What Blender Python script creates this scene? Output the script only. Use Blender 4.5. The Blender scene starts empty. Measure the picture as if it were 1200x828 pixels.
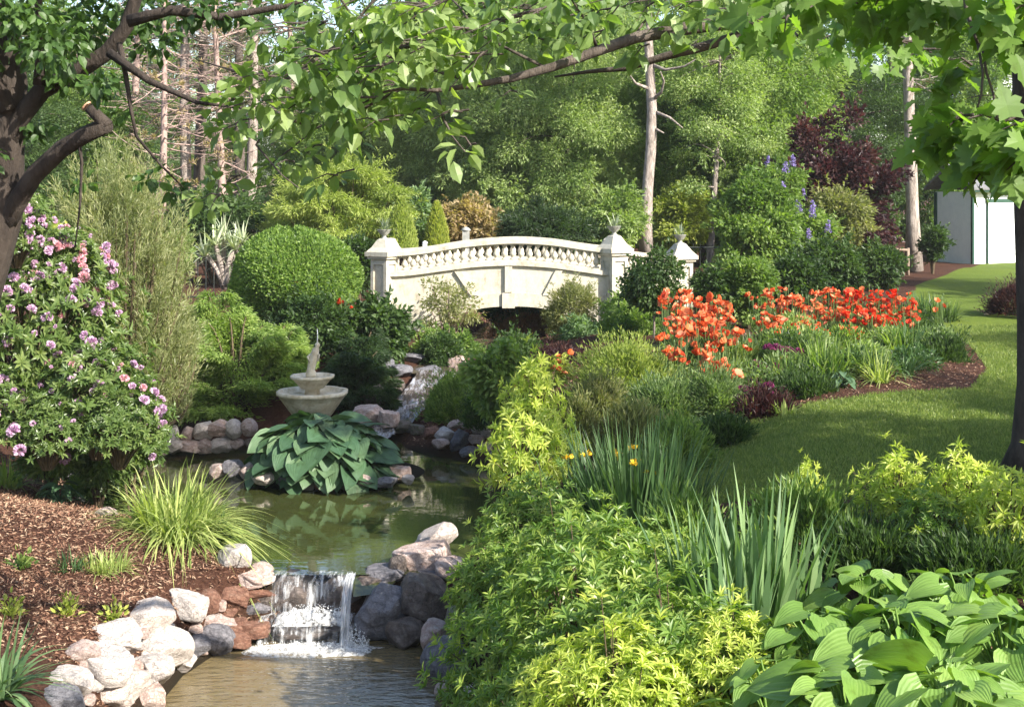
import bpy, math
import numpy as np
from mathutils import Vector

# ---------------------------------------------------------------- camera, light, exposure
S = bpy.context.scene
COL = S.collection
FPX, HZ, CZ = 1648.0, 215.0, 4.0          # focal length in photo pixels, horizon row, eye height
cam = bpy.data.objects.new('camera', bpy.data.cameras.new('camera'))
COL.objects.link(cam); S.camera = cam
cam.location = (0, 0, CZ); cam.rotation_euler = (math.radians(90), 0, 0)
cam.data.sensor_width = 36; cam.data.lens = 36 * FPX / 1200
cam.data.shift_y = -(414 - HZ) / 1200
cam.data.clip_start = .1; cam.data.clip_end = 2000
SD = Vector((.76, -.62, .66)).normalized()      # direction to the sun
w = bpy.data.worlds.new('World'); S.world = w; w.use_nodes = True
nt = w.node_tree; sky = nt.nodes.new('ShaderNodeTexSky'); sky.sky_type = 'NISHITA'; sky.sun_disc = False
sky.sun_elevation = math.asin(SD.z); sky.sun_rotation = math.atan2(SD.x, SD.y)
sky.dust_density = 1.5; sky.air_density = 1.0; sky.ozone_density = 1.0
bg = nt.nodes['Background']; bg.inputs[1].default_value = .13
nt.links.new(sky.outputs[0], bg.inputs[0])
sl = bpy.data.lights.new('sun', 'SUN'); sl.energy = 5.0; sl.angle = math.radians(.55); sl.color = (1, .94, .84)
so = bpy.data.objects.new('sun', sl); COL.objects.link(so); so.rotation_euler = SD.to_track_quat('Z', 'Y').to_euler()
S.view_settings.view_transform = 'Standard'; S.view_settings.look = 'None'
S.view_settings.exposure = 1.32; S.view_settings.gamma = 1
S.view_settings.use_curve_mapping = False
S.render.engine = 'CYCLES'
cy = S.cycles
cy.max_bounces = 7; cy.diffuse_bounces = 3; cy.glossy_bounces = 3; cy.transmission_bounces = 4; cy.transparent_max_bounces = 8
cy.use_denoising = True; cy.caustics_reflective = False; cy.caustics_refractive = False
cy.sample_clamp_indirect = 6

# ---------------------------------------------------------------- pixel <-> world helpers
def W(px, py, Y):
    return np.array([(px - 600) * Y / FPX, Y, CZ - (py - HZ) * Y / FPX])
def atz(px, py, z=0.):
    Y = (CZ - z) * FPX / (py - HZ)
    return ((px - 600) * Y / FPX, Y)
R = np.random.default_rng

def vnoise(x, y, s, seed=0):
    x = np.asarray(x, float) / s + 13.7 * seed; y = np.asarray(y, float) / s + 7.3 * seed
    xi = np.floor(x).astype(np.int64); yi = np.floor(y).astype(np.int64); fx = x - xi; fy = y - yi
    fx = fx * fx * (3 - 2 * fx); fy = fy * fy * (3 - 2 * fy)
    def h(a, b):
        n = (a * 374761393 + b * 668265263 + seed * 1274126177) & 0x7fffffff
        n = ((n ^ (n >> 13)) * 1274126177) & 0x7fffffff
        return ((n ^ (n >> 16)) & 0xffff) / 65535.
    return (h(xi, yi) * (1 - fx) + h(xi + 1, yi) * fx) * (1 - fy) + (h(xi, yi + 1) * (1 - fx) + h(xi + 1, yi + 1) * fx) * fy

def polydist(x, y, poly):
    """signed distance (negative inside)"""
    x = np.asarray(x, float); y = np.asarray(y, float)
    d = np.full(x.shape, 1e9); ins = np.zeros(x.shape, bool); n = len(poly)
    for i in range(n):
        x0, y0 = poly[i]; x1, y1 = poly[(i + 1) % n]
        ex, ey = x1 - x0, y1 - y0
        t = np.clip(((x - x0) * ex + (y - y0) * ey) / (ex * ex + ey * ey + 1e-12), 0, 1)
        d = np.minimum(d, np.hypot(x - x0 - t * ex, y - y0 - t * ey))
        c = (y0 > y) != (y1 > y)
        with np.errstate(divide='ignore', invalid='ignore'):
            ins ^= c & (x < (x1 - x0) * (y - y0) / (y1 - y0 + 1e-15) + x0)
    return np.where(ins, -d, d)

POND = [atz(*p) for p in [(85, 566), (120, 548), (165, 535), (230, 528), (300, 528), (350, 518), (420, 506), (450, 508), (470, 525), (500, 532),
        (560, 545), (640, 560), (640, 590), (590, 620), (560, 645), (535, 662), (508, 673), (320, 673), (300, 668), (270, 655),
        (220, 628), (160, 612), (110, 598), (85, 580)]]
LZ = -.56
LOWER = [atz(*p, LZ) for p in [(290, 757), (330, 748), (500, 750), (540, 765), (560, 800), (560, 860), (600, 1000), (700, 1300), (720, 1900),
        (0, 1900), (0, 1300), (90, 1000), (140, 880), (185, 825), (215, 790), (250, 768)]]
STR = np.array([(-2.3, 20.9, .02), (-2.0, 21.8, .12), (-1.65, 23.1, .42), (-1.25, 24.7, .62), (-.9, 26.5, .66), (-.25, 29.5, .7), (.2, 33, .75), (1.5, 38, .8)])

def streamd(x, y):
    best = np.full(np.shape(x), 1e9); lev = np.zeros(np.shape(x))
    for a, b in zip(STR[:-1], STR[1:]):
        e = b[:2] - a[:2]
        t = np.clip(((x - a[0]) * e[0] + (y - a[1]) * e[1]) / (e @ e), 0, 1)
        d = np.hypot(x - a[0] - t * e[0], y - a[1] - t * e[1])
        m = d < best; best = np.where(m, d, best); lev = np.where(m, a[2] + t * (b[2] - a[2]), lev)
    return best - .55, lev

def smin(a, b, k=.25):
    h = np.clip(.5 + .5 * (b - a) / k, 0, 1)
    return b * (1 - h) + a * h - k * h * (1 - h)

def terr(x, y):
    x = np.asarray(x, float); y = np.asarray(y, float)
    L = 1.02 + .011 * np.clip(y - 14, 0, 60) + .35 * np.clip((-x - 4) / 6, 0, 1) * np.clip((30 - y) / 10, 0, 1)
    L = L + .3 * np.exp(-((x - 4.2) / 2.5) ** 2 - ((y - 23) / 3.) ** 2)
    L = L + .25 * np.clip((10 - y) / 5, 0, 1) * np.clip(x / 2, 0, 1)
    L = L + .08 * (vnoise(x, y, 2.3, 1) - .5) + .03 * (vnoise(x, y, .5, 2) - .5)
    dp = polydist(x, y, POND); dl = polydist(x, y, LOWER); ds, sv = streamd(x, y)
    def prof(d, s0, s1, w0):
        return np.where(d < 0, -.5 * np.clip(-d / .5, 0, 1), np.minimum(d, w0) * s0 + np.clip(d - w0, 0, 99) * s1) 
    hp = prof(dp, .55, .30, .3)
    hl = LZ + prof(dl, 1.5, .34, .45)
    hs = sv - .03 + prof(ds, .35, .28, .3) * np.where(ds < 0, .25, 1)
    h = smin(smin(smin(L, hp), hs, .15), hl, .1)
    h = h + .02 * (vnoise(x, y, .22, 3) - .5)
    # island
    ix, iy = (385 - 600) * 19.3 / FPX, 19.5
    r = np.hypot((x - ix) / 1.25, (y - iy) / 1.0)
    h = np.maximum(h, np.where(r < 1.3, .22 * (1 - r ** 2) + .02, -9))
    return h
def tz(x, y): return float(terr(np.array([x]), np.array([y]))[0])
def G(px, py):
    """point of the ground seen at that pixel"""
    Ys = np.concatenate([np.linspace(2, 40, 1500), np.linspace(40, 120, 600)])
    X = (px - 600) * Ys / FPX; Z = CZ - (py - HZ) * Ys / FPX
    hit = np.where(terr(X, Ys) >= Z)[0]
    i = hit[0] if len(hit) else -1
    return np.array([X[i], Ys[i], Z[i]])

# ---------------------------------------------------------------- node helpers
def newmat(name):
    m = bpy.data.materials.new(name); m.use_nodes = True
    n = m.node_tree; b = n.nodes['Principled BSDF']
    return m, n, b
def ramp(n, fac, stops):
    r = n.nodes.new('ShaderNodeValToRGB'); e = r.color_ramp.elements
    e[0].position, e[0].color = stops[0][0], (*stops[0][1], 1)
    e[1].position, e[1].color = stops[-1][0], (*stops[-1][1], 1)
    for p, c in stops[1:-1]:
        q = e.new(p); q.color = (*c, 1)
    n.links.new(fac, r.inputs[0]); return r.outputs[0]
def noise(n, scale, detail=4, rough=.6, vec=None, kind='ShaderNodeTexNoise'):
    t = n.nodes.new(kind); t.inputs['Scale'].default_value = scale
    if 'Detail' in t.inputs: t.inputs['Detail'].default_value = detail
    if 'Roughness' in t.inputs: t.inputs['Roughness'].default_value = rough
    if vec is not None: n.links.new(vec, t.inputs['Vector'])
    return t
def coord(n, which='Object'): return n.nodes.new('ShaderNodeTexCoord').outputs[which]
def bump(n, b, h, strength=.5, dist=.05):
    u = n.nodes.new('ShaderNodeBump'); u.inputs['Strength'].default_value = strength; u.inputs['Distance'].default_value = dist
    n.links.new(h, u.inputs['Height']); n.links.new(u.outputs[0], b.inputs['Normal']); return u
def mixc(n, fac, a, b, mode='MIX'):
    m = n.nodes.new('ShaderNodeMix'); m.data_type = 'RGBA'; m.blend_type = mode
    for v, k in ((fac, 0), (a, 6), (b, 7)):
        if isinstance(v, (int, float)): m.inputs[k].default_value = v
        elif isinstance(v, tuple): m.inputs[k].default_value = (*v, 1)
        else: n.links.new(v, m.inputs[k])
    return m.outputs[2]
def mathn(n, op, a, b=None):
    m = n.nodes.new('ShaderNodeMath'); m.operation = op
    for v, k in ((a, 0), (b, 1)):
        if v is None: continue
        if isinstance(v, (int, float)): m.inputs[k].default_value = v
        else: n.links.new(v, m.inputs[k])
    return m.outputs[0]

def leafmat(name, cols, trans=.35, rough=.45, spec=.35, veins=None, tgain=(1.6, 1.8, .55), coat=0):
    m, n, b = newmat(name)
    at = n.nodes.new('ShaderNodeAttribute'); at.attribute_name = 'rnd'
    st = [(i / (len(cols) - 1), c) for i, c in enumerate(cols)]
    c = ramp(n, at.outputs['Fac'], st)
    if veins:
        lf = n.nodes.new('ShaderNodeAttribute'); lf.attribute_name = 'lf'
        sp = n.nodes.new('ShaderNodeSeparateXYZ'); n.links.new(lf.outputs['Vector'], sp.inputs[0])
        v = mathn(n, 'ABSOLUTE', sp.outputs[1])
        # curved side veins: constant along v - k*(u)
        mid = mathn(n, 'LESS_THAN', v, .035)
        c = mixc(n, mathn(n, 'MULTIPLY', mid, .35), c, veins)
        if True:
            q = mathn(n, 'SINE', mathn(n, 'MULTIPLY', sp.outputs[2], 1.0))
            bump(n, b, q, .3, .003)
    if veins:
        nz = noise(n, 9, 5, .65, coord(n)); c = mixc(n, .75, c, ramp(n, nz.outputs[0], [(.3, (.55, .5, .3)), (.42, (.88, .9, .8)), (.65, (1.12, 1.1, 1.1))]), 'MULTIPLY')
        n2 = noise(n, 3, 2, .5, coord(n)); 
        rr_ = ramp(n, n2.outputs[0], [(.35, (.35,) * 3), (.65, (.62,) * 3)]); n.links.new(rr_, b.inputs['Roughness'])
    n.links.new(c, b.inputs['Base Color'])
    if not veins: b.inputs['Roughness'].default_value = rough
    b.inputs['Specular IOR Level'].default_value = spec
    tr = n.nodes.new('ShaderNodeBsdfTranslucent')
    tc = mixc(n, 1.0, c, tgain, 'MULTIPLY'); n.links.new(tc, tr.inputs[0])
    mx = n.nodes.new('ShaderNodeMixShader'); mx.inputs[0].default_value = trans
    n.links.new(b.outputs[0], mx.inputs[1]); n.links.new(tr.outputs[0], mx.inputs[2])
    n.links.new(mx.outputs[0], n.nodes['Material Output'].inputs[0])
    return m

def simple(name, cols, scale=6, rough=.8, bumpd=.02, bs=.6, detail=5, spec=.3, stretch=None, tint=0):
    m, n, b = newmat(name); v = coord(n)
    if stretch:
        mp = n.nodes.new('ShaderNodeMapping'); mp.inputs['Scale'].default_value = stretch; n.links.new(v, mp.inputs[0]); v = mp.outputs[0]
    t = noise(n, scale, detail, .65, v)
    c = ramp(n, t.outputs[0], [(.28 + .44 * i / (len(cols) - 1), q) for i, q in enumerate(cols)])
    if tint:
        oi = n.nodes.new('ShaderNodeObjectInfo')
        c = mixc(n, tint, c, ramp(n, oi.outputs['Random'], [(0, (.45, .42, .42)), (.5, (1, 1, 1)), (1, (1, .84, .72))]), 'MULTIPLY')
    n.links.new(c, b.inputs['Base Color']); b.inputs['Roughness'].default_value = rough
    b.inputs['Specular IOR Level'].default_value = spec
    if bumpd:
        t2 = noise(n, scale * 3, 6, .7, v); bump(n, b, t2.outputs[0], bs, bumpd)
    return m

def rockmat(name, cols, moss=0, rough=.8, spec=.3):
    m, n, b = newmat(name); v = coord(n)
    oi = n.nodes.new('ShaderNodeObjectInfo'); ad = n.nodes.new('ShaderNodeVectorMath'); ad.operation = 'ADD'
    n.links.new(v, ad.inputs[0]); n.links.new(mathn(n, 'MULTIPLY', oi.outputs['Random'], 30), ad.inputs[1]); v = ad.outputs[0]
    t = noise(n, 5, 6, .7, v)
    c = ramp(n, t.outputs[0], [(.3 + .4 * i / (len(cols) - 1), q) for i, q in enumerate(cols)])
    c = mixc(n, .5, c, ramp(n, oi.outputs['Random'], [(0, (.62, .6, .6)), (.5, (1, .97, .95)), (1, (1, .85, .76))]), 'MULTIPLY')
    sp = noise(n, 45, 3, .6, v); c = mixc(n, .45, c, ramp(n, sp.outputs[0], [(.38, (.35, .33, .32)), (.52, (1, 1, 1))]), 'MULTIPLY')
    if moss:
        mt = noise(n, 3.5, 5, .7, v); c = mixc(n, ramp(n, mt.outputs[0], [(.5, (0, 0, 0)), (.62, (moss,) * 3)]), c, (.07, .085, .03))
    n.links.new(c, b.inputs['Base Color']); b.inputs['Roughness'].default_value = rough; b.inputs['Specular IOR Level'].default_value = spec
    vo = noise(n, 7, kind='ShaderNodeTexVoronoi', vec=v); vo.feature = 'DISTANCE_TO_EDGE'
    wv = noise(n, 5, 3, .6, v); n.links.new(mixc(n, .25, v, wv.outputs['Color']), vo.inputs['Vector'])
    ck = ramp(n, vo.outputs['Distance'], [(0, (.35, .32, .3)), (.035, (1, 1, 1))]); lk = b.inputs['Base Color'].links[0].from_socket
    n.links.new(mixc(n, .3, lk, ck, 'MULTIPLY'), b.inputs['Base Color'])
    t2 = noise(n, 14, 8, .7, v); bump(n, b, mathn(n, 'ADD', t2.outputs[0], mathn(n, 'MULTIPLY', ck, .5)), .8, .035)
    return m

# ---------------------------------------------------------------- mesh helpers
class MB:
    def __init__(s): s.V = []; s.F = []; s.A = []; s.L = []; s.n = 0; s.hasL = False
    def add(s, V, F, rnd=None, lf=None):
        """V (n,3); F list of 2-D int arrays (faces of equal size); rnd: list of per-face values"""
        V = np.asarray(V, float).reshape(-1, 3)
        if isinstance(F, np.ndarray): F = [F]
        if rnd is None: rnd = [None] * len(F)
        if isinstance(rnd, np.ndarray): rnd = [rnd]
        for f, r in zip(F, rnd):
            f = np.asarray(f, np.int64); s.F.append(f + s.n); s.A.append(np.full(len(f), .5) if r is None else r)
        s.V.append(V)
        if lf is not None: s.hasL = True; s.L.append(lf)
        else: s.L.append(np.zeros((len(V), 3)))
        s.n += len(V)
    def mesh(s, name, smooth=False):
        me = bpy.data.meshes.new(name)
        V = np.concatenate(s.V); me.vertices.add(len(V)); me.vertices.foreach_set('co', V.astype(np.float32).ravel())
        loops = np.concatenate([f.ravel() for f in s.F]); tot = np.concatenate([np.full(len(f), f.shape[1]) for f in s.F])
        me.loops.add(len(loops)); me.loops.foreach_set('vertex_index', loops.astype(np.int32))
        me.polygons.add(len(tot)); me.polygons.foreach_set('loop_start', (np.cumsum(tot) - tot).astype(np.int32))
        me.polygons.foreach_set('use_smooth', np.full(len(tot), smooth))
        me.update(calc_edges=True)
        a = me.attributes.new('rnd', 'FLOAT', 'FACE'); a.data.foreach_set('value', np.concatenate(s.A).astype(np.float32))
        if s.hasL:
            a = me.attributes.new('lf', 'FLOAT_VECTOR', 'POINT'); a.data.foreach_set('vector', np.concatenate(s.L).astype(np.float32).ravel())
        return me
    def box(s, x0, x1, y0, y1, z0, z1, T=None):
        V = np.array([(x, y, z) for z in (z0, z1) for y in (y0, y1) for x in (x0, x1)], float)
        if T is not None: V = T(V)
        s.add(V, np.array([(0, 2, 3, 1), (4, 5, 7, 6), (0, 1, 5, 4), (2, 6, 7, 3), (0, 4, 6, 2), (1, 3, 7, 5)]))
    def tube(s, P, r, k=7, cap=True, rnd=.5):
        P = np.asarray(P, float); n = len(P); r = np.broadcast_to(r, (n,))
        T = np.gradient(P, axis=0); T /= np.linalg.norm(T, axis=1)[:, None] + 1e-9
        ref = np.array([0, 0, 1.]) if abs(T[:, 2]).mean() < .8 else np.array([1., 0, 0])
        U = np.cross(T, ref); U /= np.linalg.norm(U, axis=1)[:, None] + 1e-9; Vv = np.cross(T, U)
        a = np.arange(k) * 2 * math.pi / k
        V = (P[:, None] + r[:, None, None] * (np.cos(a)[None, :, None] * U[:, None] + np.sin(a)[None, :, None] * Vv[:, None])).reshape(-1, 3)
        i = np.arange(n - 1)[:, None] * k; j = np.arange(k)[None]
        j2 = (j + 1) % k
        F = np.stack([i + j, i + j2, i + k + j2, i + k + j], -1).reshape(-1, 4)
        Fs = [F]
        if cap: Fs += [np.arange(k)[::-1][None], (np.arange(k) + (n - 1) * k)[None]]
        s.add(V, Fs, [np.full(len(f), rnd) for f in Fs])
    def lathe(s, prof, k=16, c=(0, 0, 0), wob=None, T=None):
        prof = np.array(prof, float); n = len(prof); a = np.arange(k) * 2 * math.pi / k
        rr = prof[:, 0][:, None] * (1 if wob is None else wob(a)[None] if prof.ndim else 1)
        V = np.stack([rr * np.cos(a), rr * np.sin(a), np.repeat(prof[:, 1][:, None], k, 1)], -1).reshape(-1, 3) + np.array(c)
        if T is not None: V = T(V)
        i = np.arange(n - 1)[:, None] * k; j = np.arange(k)[None]; j2 = (j + 1) % k
        F = np.stack([i + j, i + j2, i + k + j2, i + k + j], -1).reshape(-1, 4)
        s.add(V, [F, np.arange(k)[::-1][None], (np.arange(k) + (n - 1) * k)[None]])

def link(name, me, mat=None, parent=None, loc=(0, 0, 0)):
    o = bpy.data.objects.new(name, me); COL.objects.link(o); o.location = loc
    if me is not None and mat is not None:
        if len(me.materials) == 0: me.materials.append(None)
        o.material_slots[0].link = 'OBJECT'; o.material_slots[0].material = mat
    if parent is not None: o.parent = parent
    return o
def tag(o, label, cat, group=None, kind=None):
    if label: o['label'] = label
    if cat: o['category'] = cat
    if group: o['group'] = group
    if kind: o['kind'] = kind
    return o
def struct(name, me, mat, label=None, kind='structure'):
    o = link(name, me, mat); o['kind'] = kind
    if label: o['label'] = label
    return o
def empty(name, loc, label, cat, group=None, rz=0, sc=1):
    o = bpy.data.objects.new(name, None); COL.objects.link(o); o.location = loc; o.rotation_euler.z = rz
    o.scale = sc if hasattr(sc, '__len__') else (sc,) * 3
    o.empty_display_size = .1
    return tag(o, label, cat, group)

# ---------------------------------------------------------------- leaf templates: (u along, v across, w up), faces
def norm(a): return a / (np.linalg.norm(a, axis=-1, keepdims=True) + 1e-9)
TQ = (np.array([(0, 0, 0), (.45, .5, .07), (1, 0, -.03), (.45, -.5, .07)]), [np.array([(0, 1, 2, 3)])])
TO = (np.array([(0, 0, 0), (.25, .42, .08), (.6, .46, .05), (1, 0, -.16), (.6, -.46, .05), (.25, -.42, .08), (.25, 0, 0), (.6, 0, -.02)]),
      [np.array([(0, 1, 6), (0, 6, 5), (2, 3, 7), (7, 3, 4)]), np.array([(1, 2, 7, 6), (6, 7, 4, 5)])])
TM_pts = [(0, 0), (-.03, .18), (-.12, .42), (.10, .36), (.16, .62), (.30, .40), (.42, .52), (.52, .34), (.50, .20), (.66, .28), (.74, .14), (1.0, 0)]
tmv = [(u, v, .05 * abs(v) * 2 - .12 * u * u) for u, v in TM_pts] + [(u, -v, .05 * abs(v) * 2 - .12 * u * u) for u, v in TM_pts[1:-1]] + [(.3, 0, 0)]
nm = len(TM_pts); c_ = len(tmv) - 1
tmf = [(c_, i, i + 1) for i in range(nm - 1)] + [(c_, nm - 1 if i == nm - 2 else nm + i, nm + i - 1) if i > 0 else (c_, nm, 0) for i in range(0, nm - 1)]
TM = (np.array(tmv), [np.array(tmf)])
def heart_template(nu=7, nv=6):
    us = np.linspace(0, 1, nu); V = []; L = []
    for u in us:
        wd = 1.0 * (math.sin(math.pi * (u * .93 + .07) ** .62) ** .8) if u < 1 else 0.0
        for j in range(nv + 1):
            v = -1 + 2 * j / nv
            back = -.16 * (abs(v) ** 1.5) * (1 - u) ** 2       # heart lobes
            vv = .5 * wd * v
            V.append((u + back, vv, .10 * abs(v) ** 1.3 * wd - .34 * u * u + .015 * math.sin(9 * u + 7 * v)))
            L.append((u, v, 0))
    V = np.array(V); L = np.array(L)
    L[:, 2] = np.abs(L[:, 1]) * 30
    k = nv + 1
    F = np.array([(i * k + j, i * k + j + 1, (i + 1) * k + j + 1, (i + 1) * k + j) for i in range(nu - 1) for j in range(nv)])
    return (V, [F]), L
TH, THL = heart_template()

def leaves(mb, P, A, N, L, Wd, tpl, rng, rnd=None, lf=None):
    V0, Fs = tpl; n = len(P); T = norm(A); B = norm(np.cross(N, T)); N2 = np.cross(T, B)
    L = np.broadcast_to(L, (n,)); Wd = np.broadcast_to(Wd, (n,))
    V = (P[:, None] + (L[:, None] * V0[None, :, 0])[..., None] * T[:, None] + (Wd[:, None] * V0[None, :, 1])[..., None] * B[:, None]
         + (L[:, None] * V0[None, :, 2])[..., None] * N2[:, None])
    k = len(V0); off = np.arange(n) * k
    if rnd is None: rnd = rng.random(n)
    FF = [(f[None] + off[:, None, None]).reshape(-1, f.shape[1]) for f in Fs]
    mb.add(V.reshape(-1, 3), FF, [np.repeat(rnd, len(f)) for f in Fs], None if lf is None else np.tile(lf, (n, 1)))

def rdir(rng, n): return norm(rng.normal(size=(n, 3)))
def clump_centres(rng, k, radii, shell=.55, bottom=-1., tries=30):
    """well spaced points in an ellipsoid, pushed to the shell"""
    C = []
    while len(C) < k:
        c = rdir(rng, tries) * (shell + (1 - shell) * rng.random((tries, 1)) ** .6)
        c = c[c[:, 2] > bottom]
        if len(c) == 0: continue
        if not C: C.append(c[0]); continue
        d = np.linalg.norm(c[:, None] - np.array(C)[None], axis=2).min(1)
        C.append(c[d.argmax()] if rng.random() < .6 else c[0])
    return np.array(C) * np.array(radii)

def crown(mb, rng, n, radii, k, cr, L, asp=.5, tpl=TQ, flat=.6, shell=.5, bottom=-.9, droop=.25, up=.8, centre=(0, 0, 0), ragged=.35, twigs=None, trunkz=None):
    radii = np.array(radii, float); C = clump_centres(rng, k, radii, shell, bottom)
    C *= 1 + ragged * (rng.random((k, 1)) - .6)
    tint = rng.random(k)
    size = cr * (.6 + .8 * rng.random(k))
    pr = size ** 2; idx = rng.choice(k, n, p=pr / pr.sum())
    d = rdir(rng, n) * (rng.random((n, 1)) ** .45); d[:, 2] *= flat
    P = C[idx] + d * size[idx][:, None]
    out = norm(C[idx] / radii + 1e-6) * .5 + norm(d)
    A = out + rng.normal(size=(n, 3)) * .6; A[:, 2] -= droop * 2 * rng.random(n)
    N = np.array([0, 0, up]) + out * .6 + rng.normal(size=(n, 3)) * .55
    LL = L * (.6 + .8 * rng.random(n))
    rnd = np.clip(.55 * tint[idx] + .45 * rng.random(n), 0, 1)
    leaves(mb, P + np.array(centre), A, N, LL, LL * asp, tpl, rng, rnd)
    ns = int(k * 3.5); per = max(6, int(n * .22 / ns)); q = rng.integers(0, k, ns); sd = norm(norm(C[q] / radii + 1e-6) * .9 + rdir(rng, ns) * .8 + [0, 0, .35 - droop * .5])
    sl_ = size[q] * rng.uniform(.9, 2.1, ns); t = rng.random((ns, per)) ** .8; Q = C[q][:, None] + sd[:, None] * (t * sl_[:, None])[..., None]; Q[..., 2] -= (t ** 2 * sl_[:, None]) * droop * .6
    Q = Q + rng.normal(size=Q.shape) * (.09 * size[q])[:, None, None] * (1.3 - t)[..., None]; Q = Q.reshape(-1, 3); nq = len(Q)
    A2 = np.repeat(sd, per, 0) * .8 + rng.normal(size=(nq, 3)) * .7; LL = L * (.6 + .8 * rng.random(nq))
    leaves(mb, Q + np.array(centre), A2, rng.normal(size=(nq, 3)) * .6 + [0, 0, up], LL, LL * asp, tpl, rng, np.clip(np.repeat(tint[q], per) * .5 + .5 * rng.random(nq), 0, 1))
    return C + np.array(centre)

def limbs(mb, rng, base, C, r0, bend=.15, k=5, minr=.008, frac=(.3, .95), path=None):
    """limbs from a trunk path to clump centres C"""
    path = np.asarray(path)
    for c in C:
        zt = base[2] if path is None else None
        # attach at trunk height below the clump
        t = np.clip((path[:, 2] < c[2] - .25 * np.hypot(*(c[:2] - path[0, :2]))).sum(), 1, len(path) - 1)
        a = path[t]; m = (a + c) / 2 + rng.normal(size=3) * np.linalg.norm(c - a) * bend * .5; m[2] += .1 * np.linalg.norm(c - a)
        tt = np.linspace(0, 1, 6)[:, None]
        P = (1 - tt) ** 2 * a + 2 * tt * (1 - tt) * m + tt ** 2 * c
        mb.tube(P, np.linspace(r0, minr, 6), k, cap=False)

# ---------------------------------------------------------------- materials
M = {}
M['bark'] = simple('bark', [(.035, .028, .022), (.10, .08, .065), (.16, .13, .11)], 9, .9, .03, 1, stretch=(1, 1, .25))
M['bark_dark'] = simple('bark_dark', [(.018, .014, .012), (.05, .038, .03), (.08, .065, .055)], 9, .9, .03, 1, stretch=(1, 1, .3))
M['bark_pale'] = simple('bark_pale', [(.12, .10, .09), (.36, .30, .26), (.58, .51, .46)], 14, .95, .06, 1, stretch=(1, 1, .25))
M['twig'] = simple('twig', [(.22, .15, .13), (.42, .31, .27)], 9, .9, .01)
M['stem'] = simple('stem', [(.05, .035, .02), (.12, .09, .05)], 9, .8, .005)
m, n, b = newmat('white_painted_stone'); v = coord(n); mp = n.nodes.new('ShaderNodeMapping'); mp.inputs['Scale'].default_value = (3, 3, 1.7); n.links.new(v, mp.inputs[0])
t = noise(n, 1.6, 7, .7, mp.outputs[0]); t2 = noise(n, 14, 6, .7, v); t3 = noise(n, 60, 3, .6, v)
c = ramp(n, t.outputs[0], [(.3, (.30, .265, .19)), (.46, (.49, .455, .365)), (.7, (.56, .53, .44))])
c = mixc(n, .35, c, ramp(n, t2.outputs[0], [(.35, (.7, .66, .6)), (.6, (1, 1, 1))]), 'MULTIPLY'); c = mixc(n, .3, c, ramp(n, t3.outputs[0], [(.35, (.7, .68, .66)), (.5, (1, 1, 1))]), 'MULTIPLY')
n.links.new(c, b.inputs['Base Color']); b.inputs['Roughness'].default_value = .8; bump(n, b, t3.outputs[0], .5, .012); M['cement'] = m
M['fount'] = simple('fountain_stone', [(.34, .27, .16), (.58, .51, .38), (.72, .68, .58)], 7, .8, .015, .6, 6)
M['iron'] = simple('iron', [(.02, .025, .02), (.04, .045, .04)], 9, .5, 0)
M['wood'] = simple('weathered_wood', [(.16, .11, .08), (.32, .25, .19)], 8, .85, .01, stretch=(4, 4, .3))
M['whitepaint'] = simple('white_paint', [(.72, .74, .76), (.82, .83, .84)], 4, .6, .004)
M['greenpaint'] = simple('green_trim', [(.02, .06, .045), (.035, .09, .06)], 4, .5, 0)
M['roof'] = simple('grey_roof', [(.10, .10, .11), (.2, .2, .2)], 9, .9, .01)
M['r_white'] = rockmat('pale_granite', [(.40, .35, .32), (.60, .55, .51), (.70, .66, .63)])
M['r_pink'] = rockmat('pink_granite', [(.32, .22, .18), (.54, .42, .37), (.68, .60, .56)])
M['r_red'] = rockmat('red_brown_stone', [(.11, .05, .035), (.24, .12, .08), (.34, .21, .15)])
M['r_grey'] = rockmat('slate_grey_stone', [(.09, .09, .10), (.19, .19, .21), (.28, .27, .29)])
M['r_dark'] = rockmat('wet_dark_stone', [(.035, .028, .025), (.12, .095, .08), (.26, .22, .19)], rough=.35, spec=.6)
M['r_moss'] = rockmat('mossy_stone', [(.06, .055, .045), (.14, .12, .10), (.2, .18, .16)], moss=.8)
M['flower_o'] = leafmat('orange_petals', [(.50, .05, .015), (.76, .14, .035), (.84, .24, .09), (.88, .42, .27)], .35, .5, .2, tgain=(1.1, 1., .8))
M['flower_r'] = leafmat('red_petals', [(.60, .025, .012), (.74, .055, .02), (.82, .12, .04)], .35, .5, .2, tgain=(1.1, 1., .8))
M['flower_p'] = leafmat('pink_petals', [(.44, .24, .40), (.62, .42, .58), (.76, .62, .72)], .35, .5, .2, tgain=(1.1, 1., 1.05))
M['flower_s'] = leafmat('salmon_petals', [(.58, .26, .32), (.72, .42, .46), (.8, .58, .6)], .35, .5, .2, tgain=(1.1, 1., 1.))
M['flower_y'] = leafmat('yellow_petals', [(.7, .45, .03), (.8, .6, .05)], .35, .5, .2, tgain=(1.1, 1., .6))
M['flower_l'] = leafmat('lilac_petals', [(.16, .12, .36), (.28, .22, .5), (.4, .33, .6)], .35, .5, .2, tgain=(1., 1., 1.))
M['flower_m'] = leafmat('magenta_petals', [(.18, .03, .10), (.3, .06, .16)], .35, .5, .2, tgain=(1., 1., 1.))
def LM(k, cols, **kw):
    out = []
    for c in cols:
        l = .25 * c[0] + .65 * c[1] + .1 * c[2]; out.append(tuple(1.12 * (x * .80 + y * .20) for x, y in zip(c, (l * 1.1, l * 1.0, l * .72))))
    kw.setdefault('trans', .42); M[k] = leafmat(k, out, **kw)
LM('leaf_mid', [(.05, .12, .018), (.12, .21, .03), (.22, .31, .06)])
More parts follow.
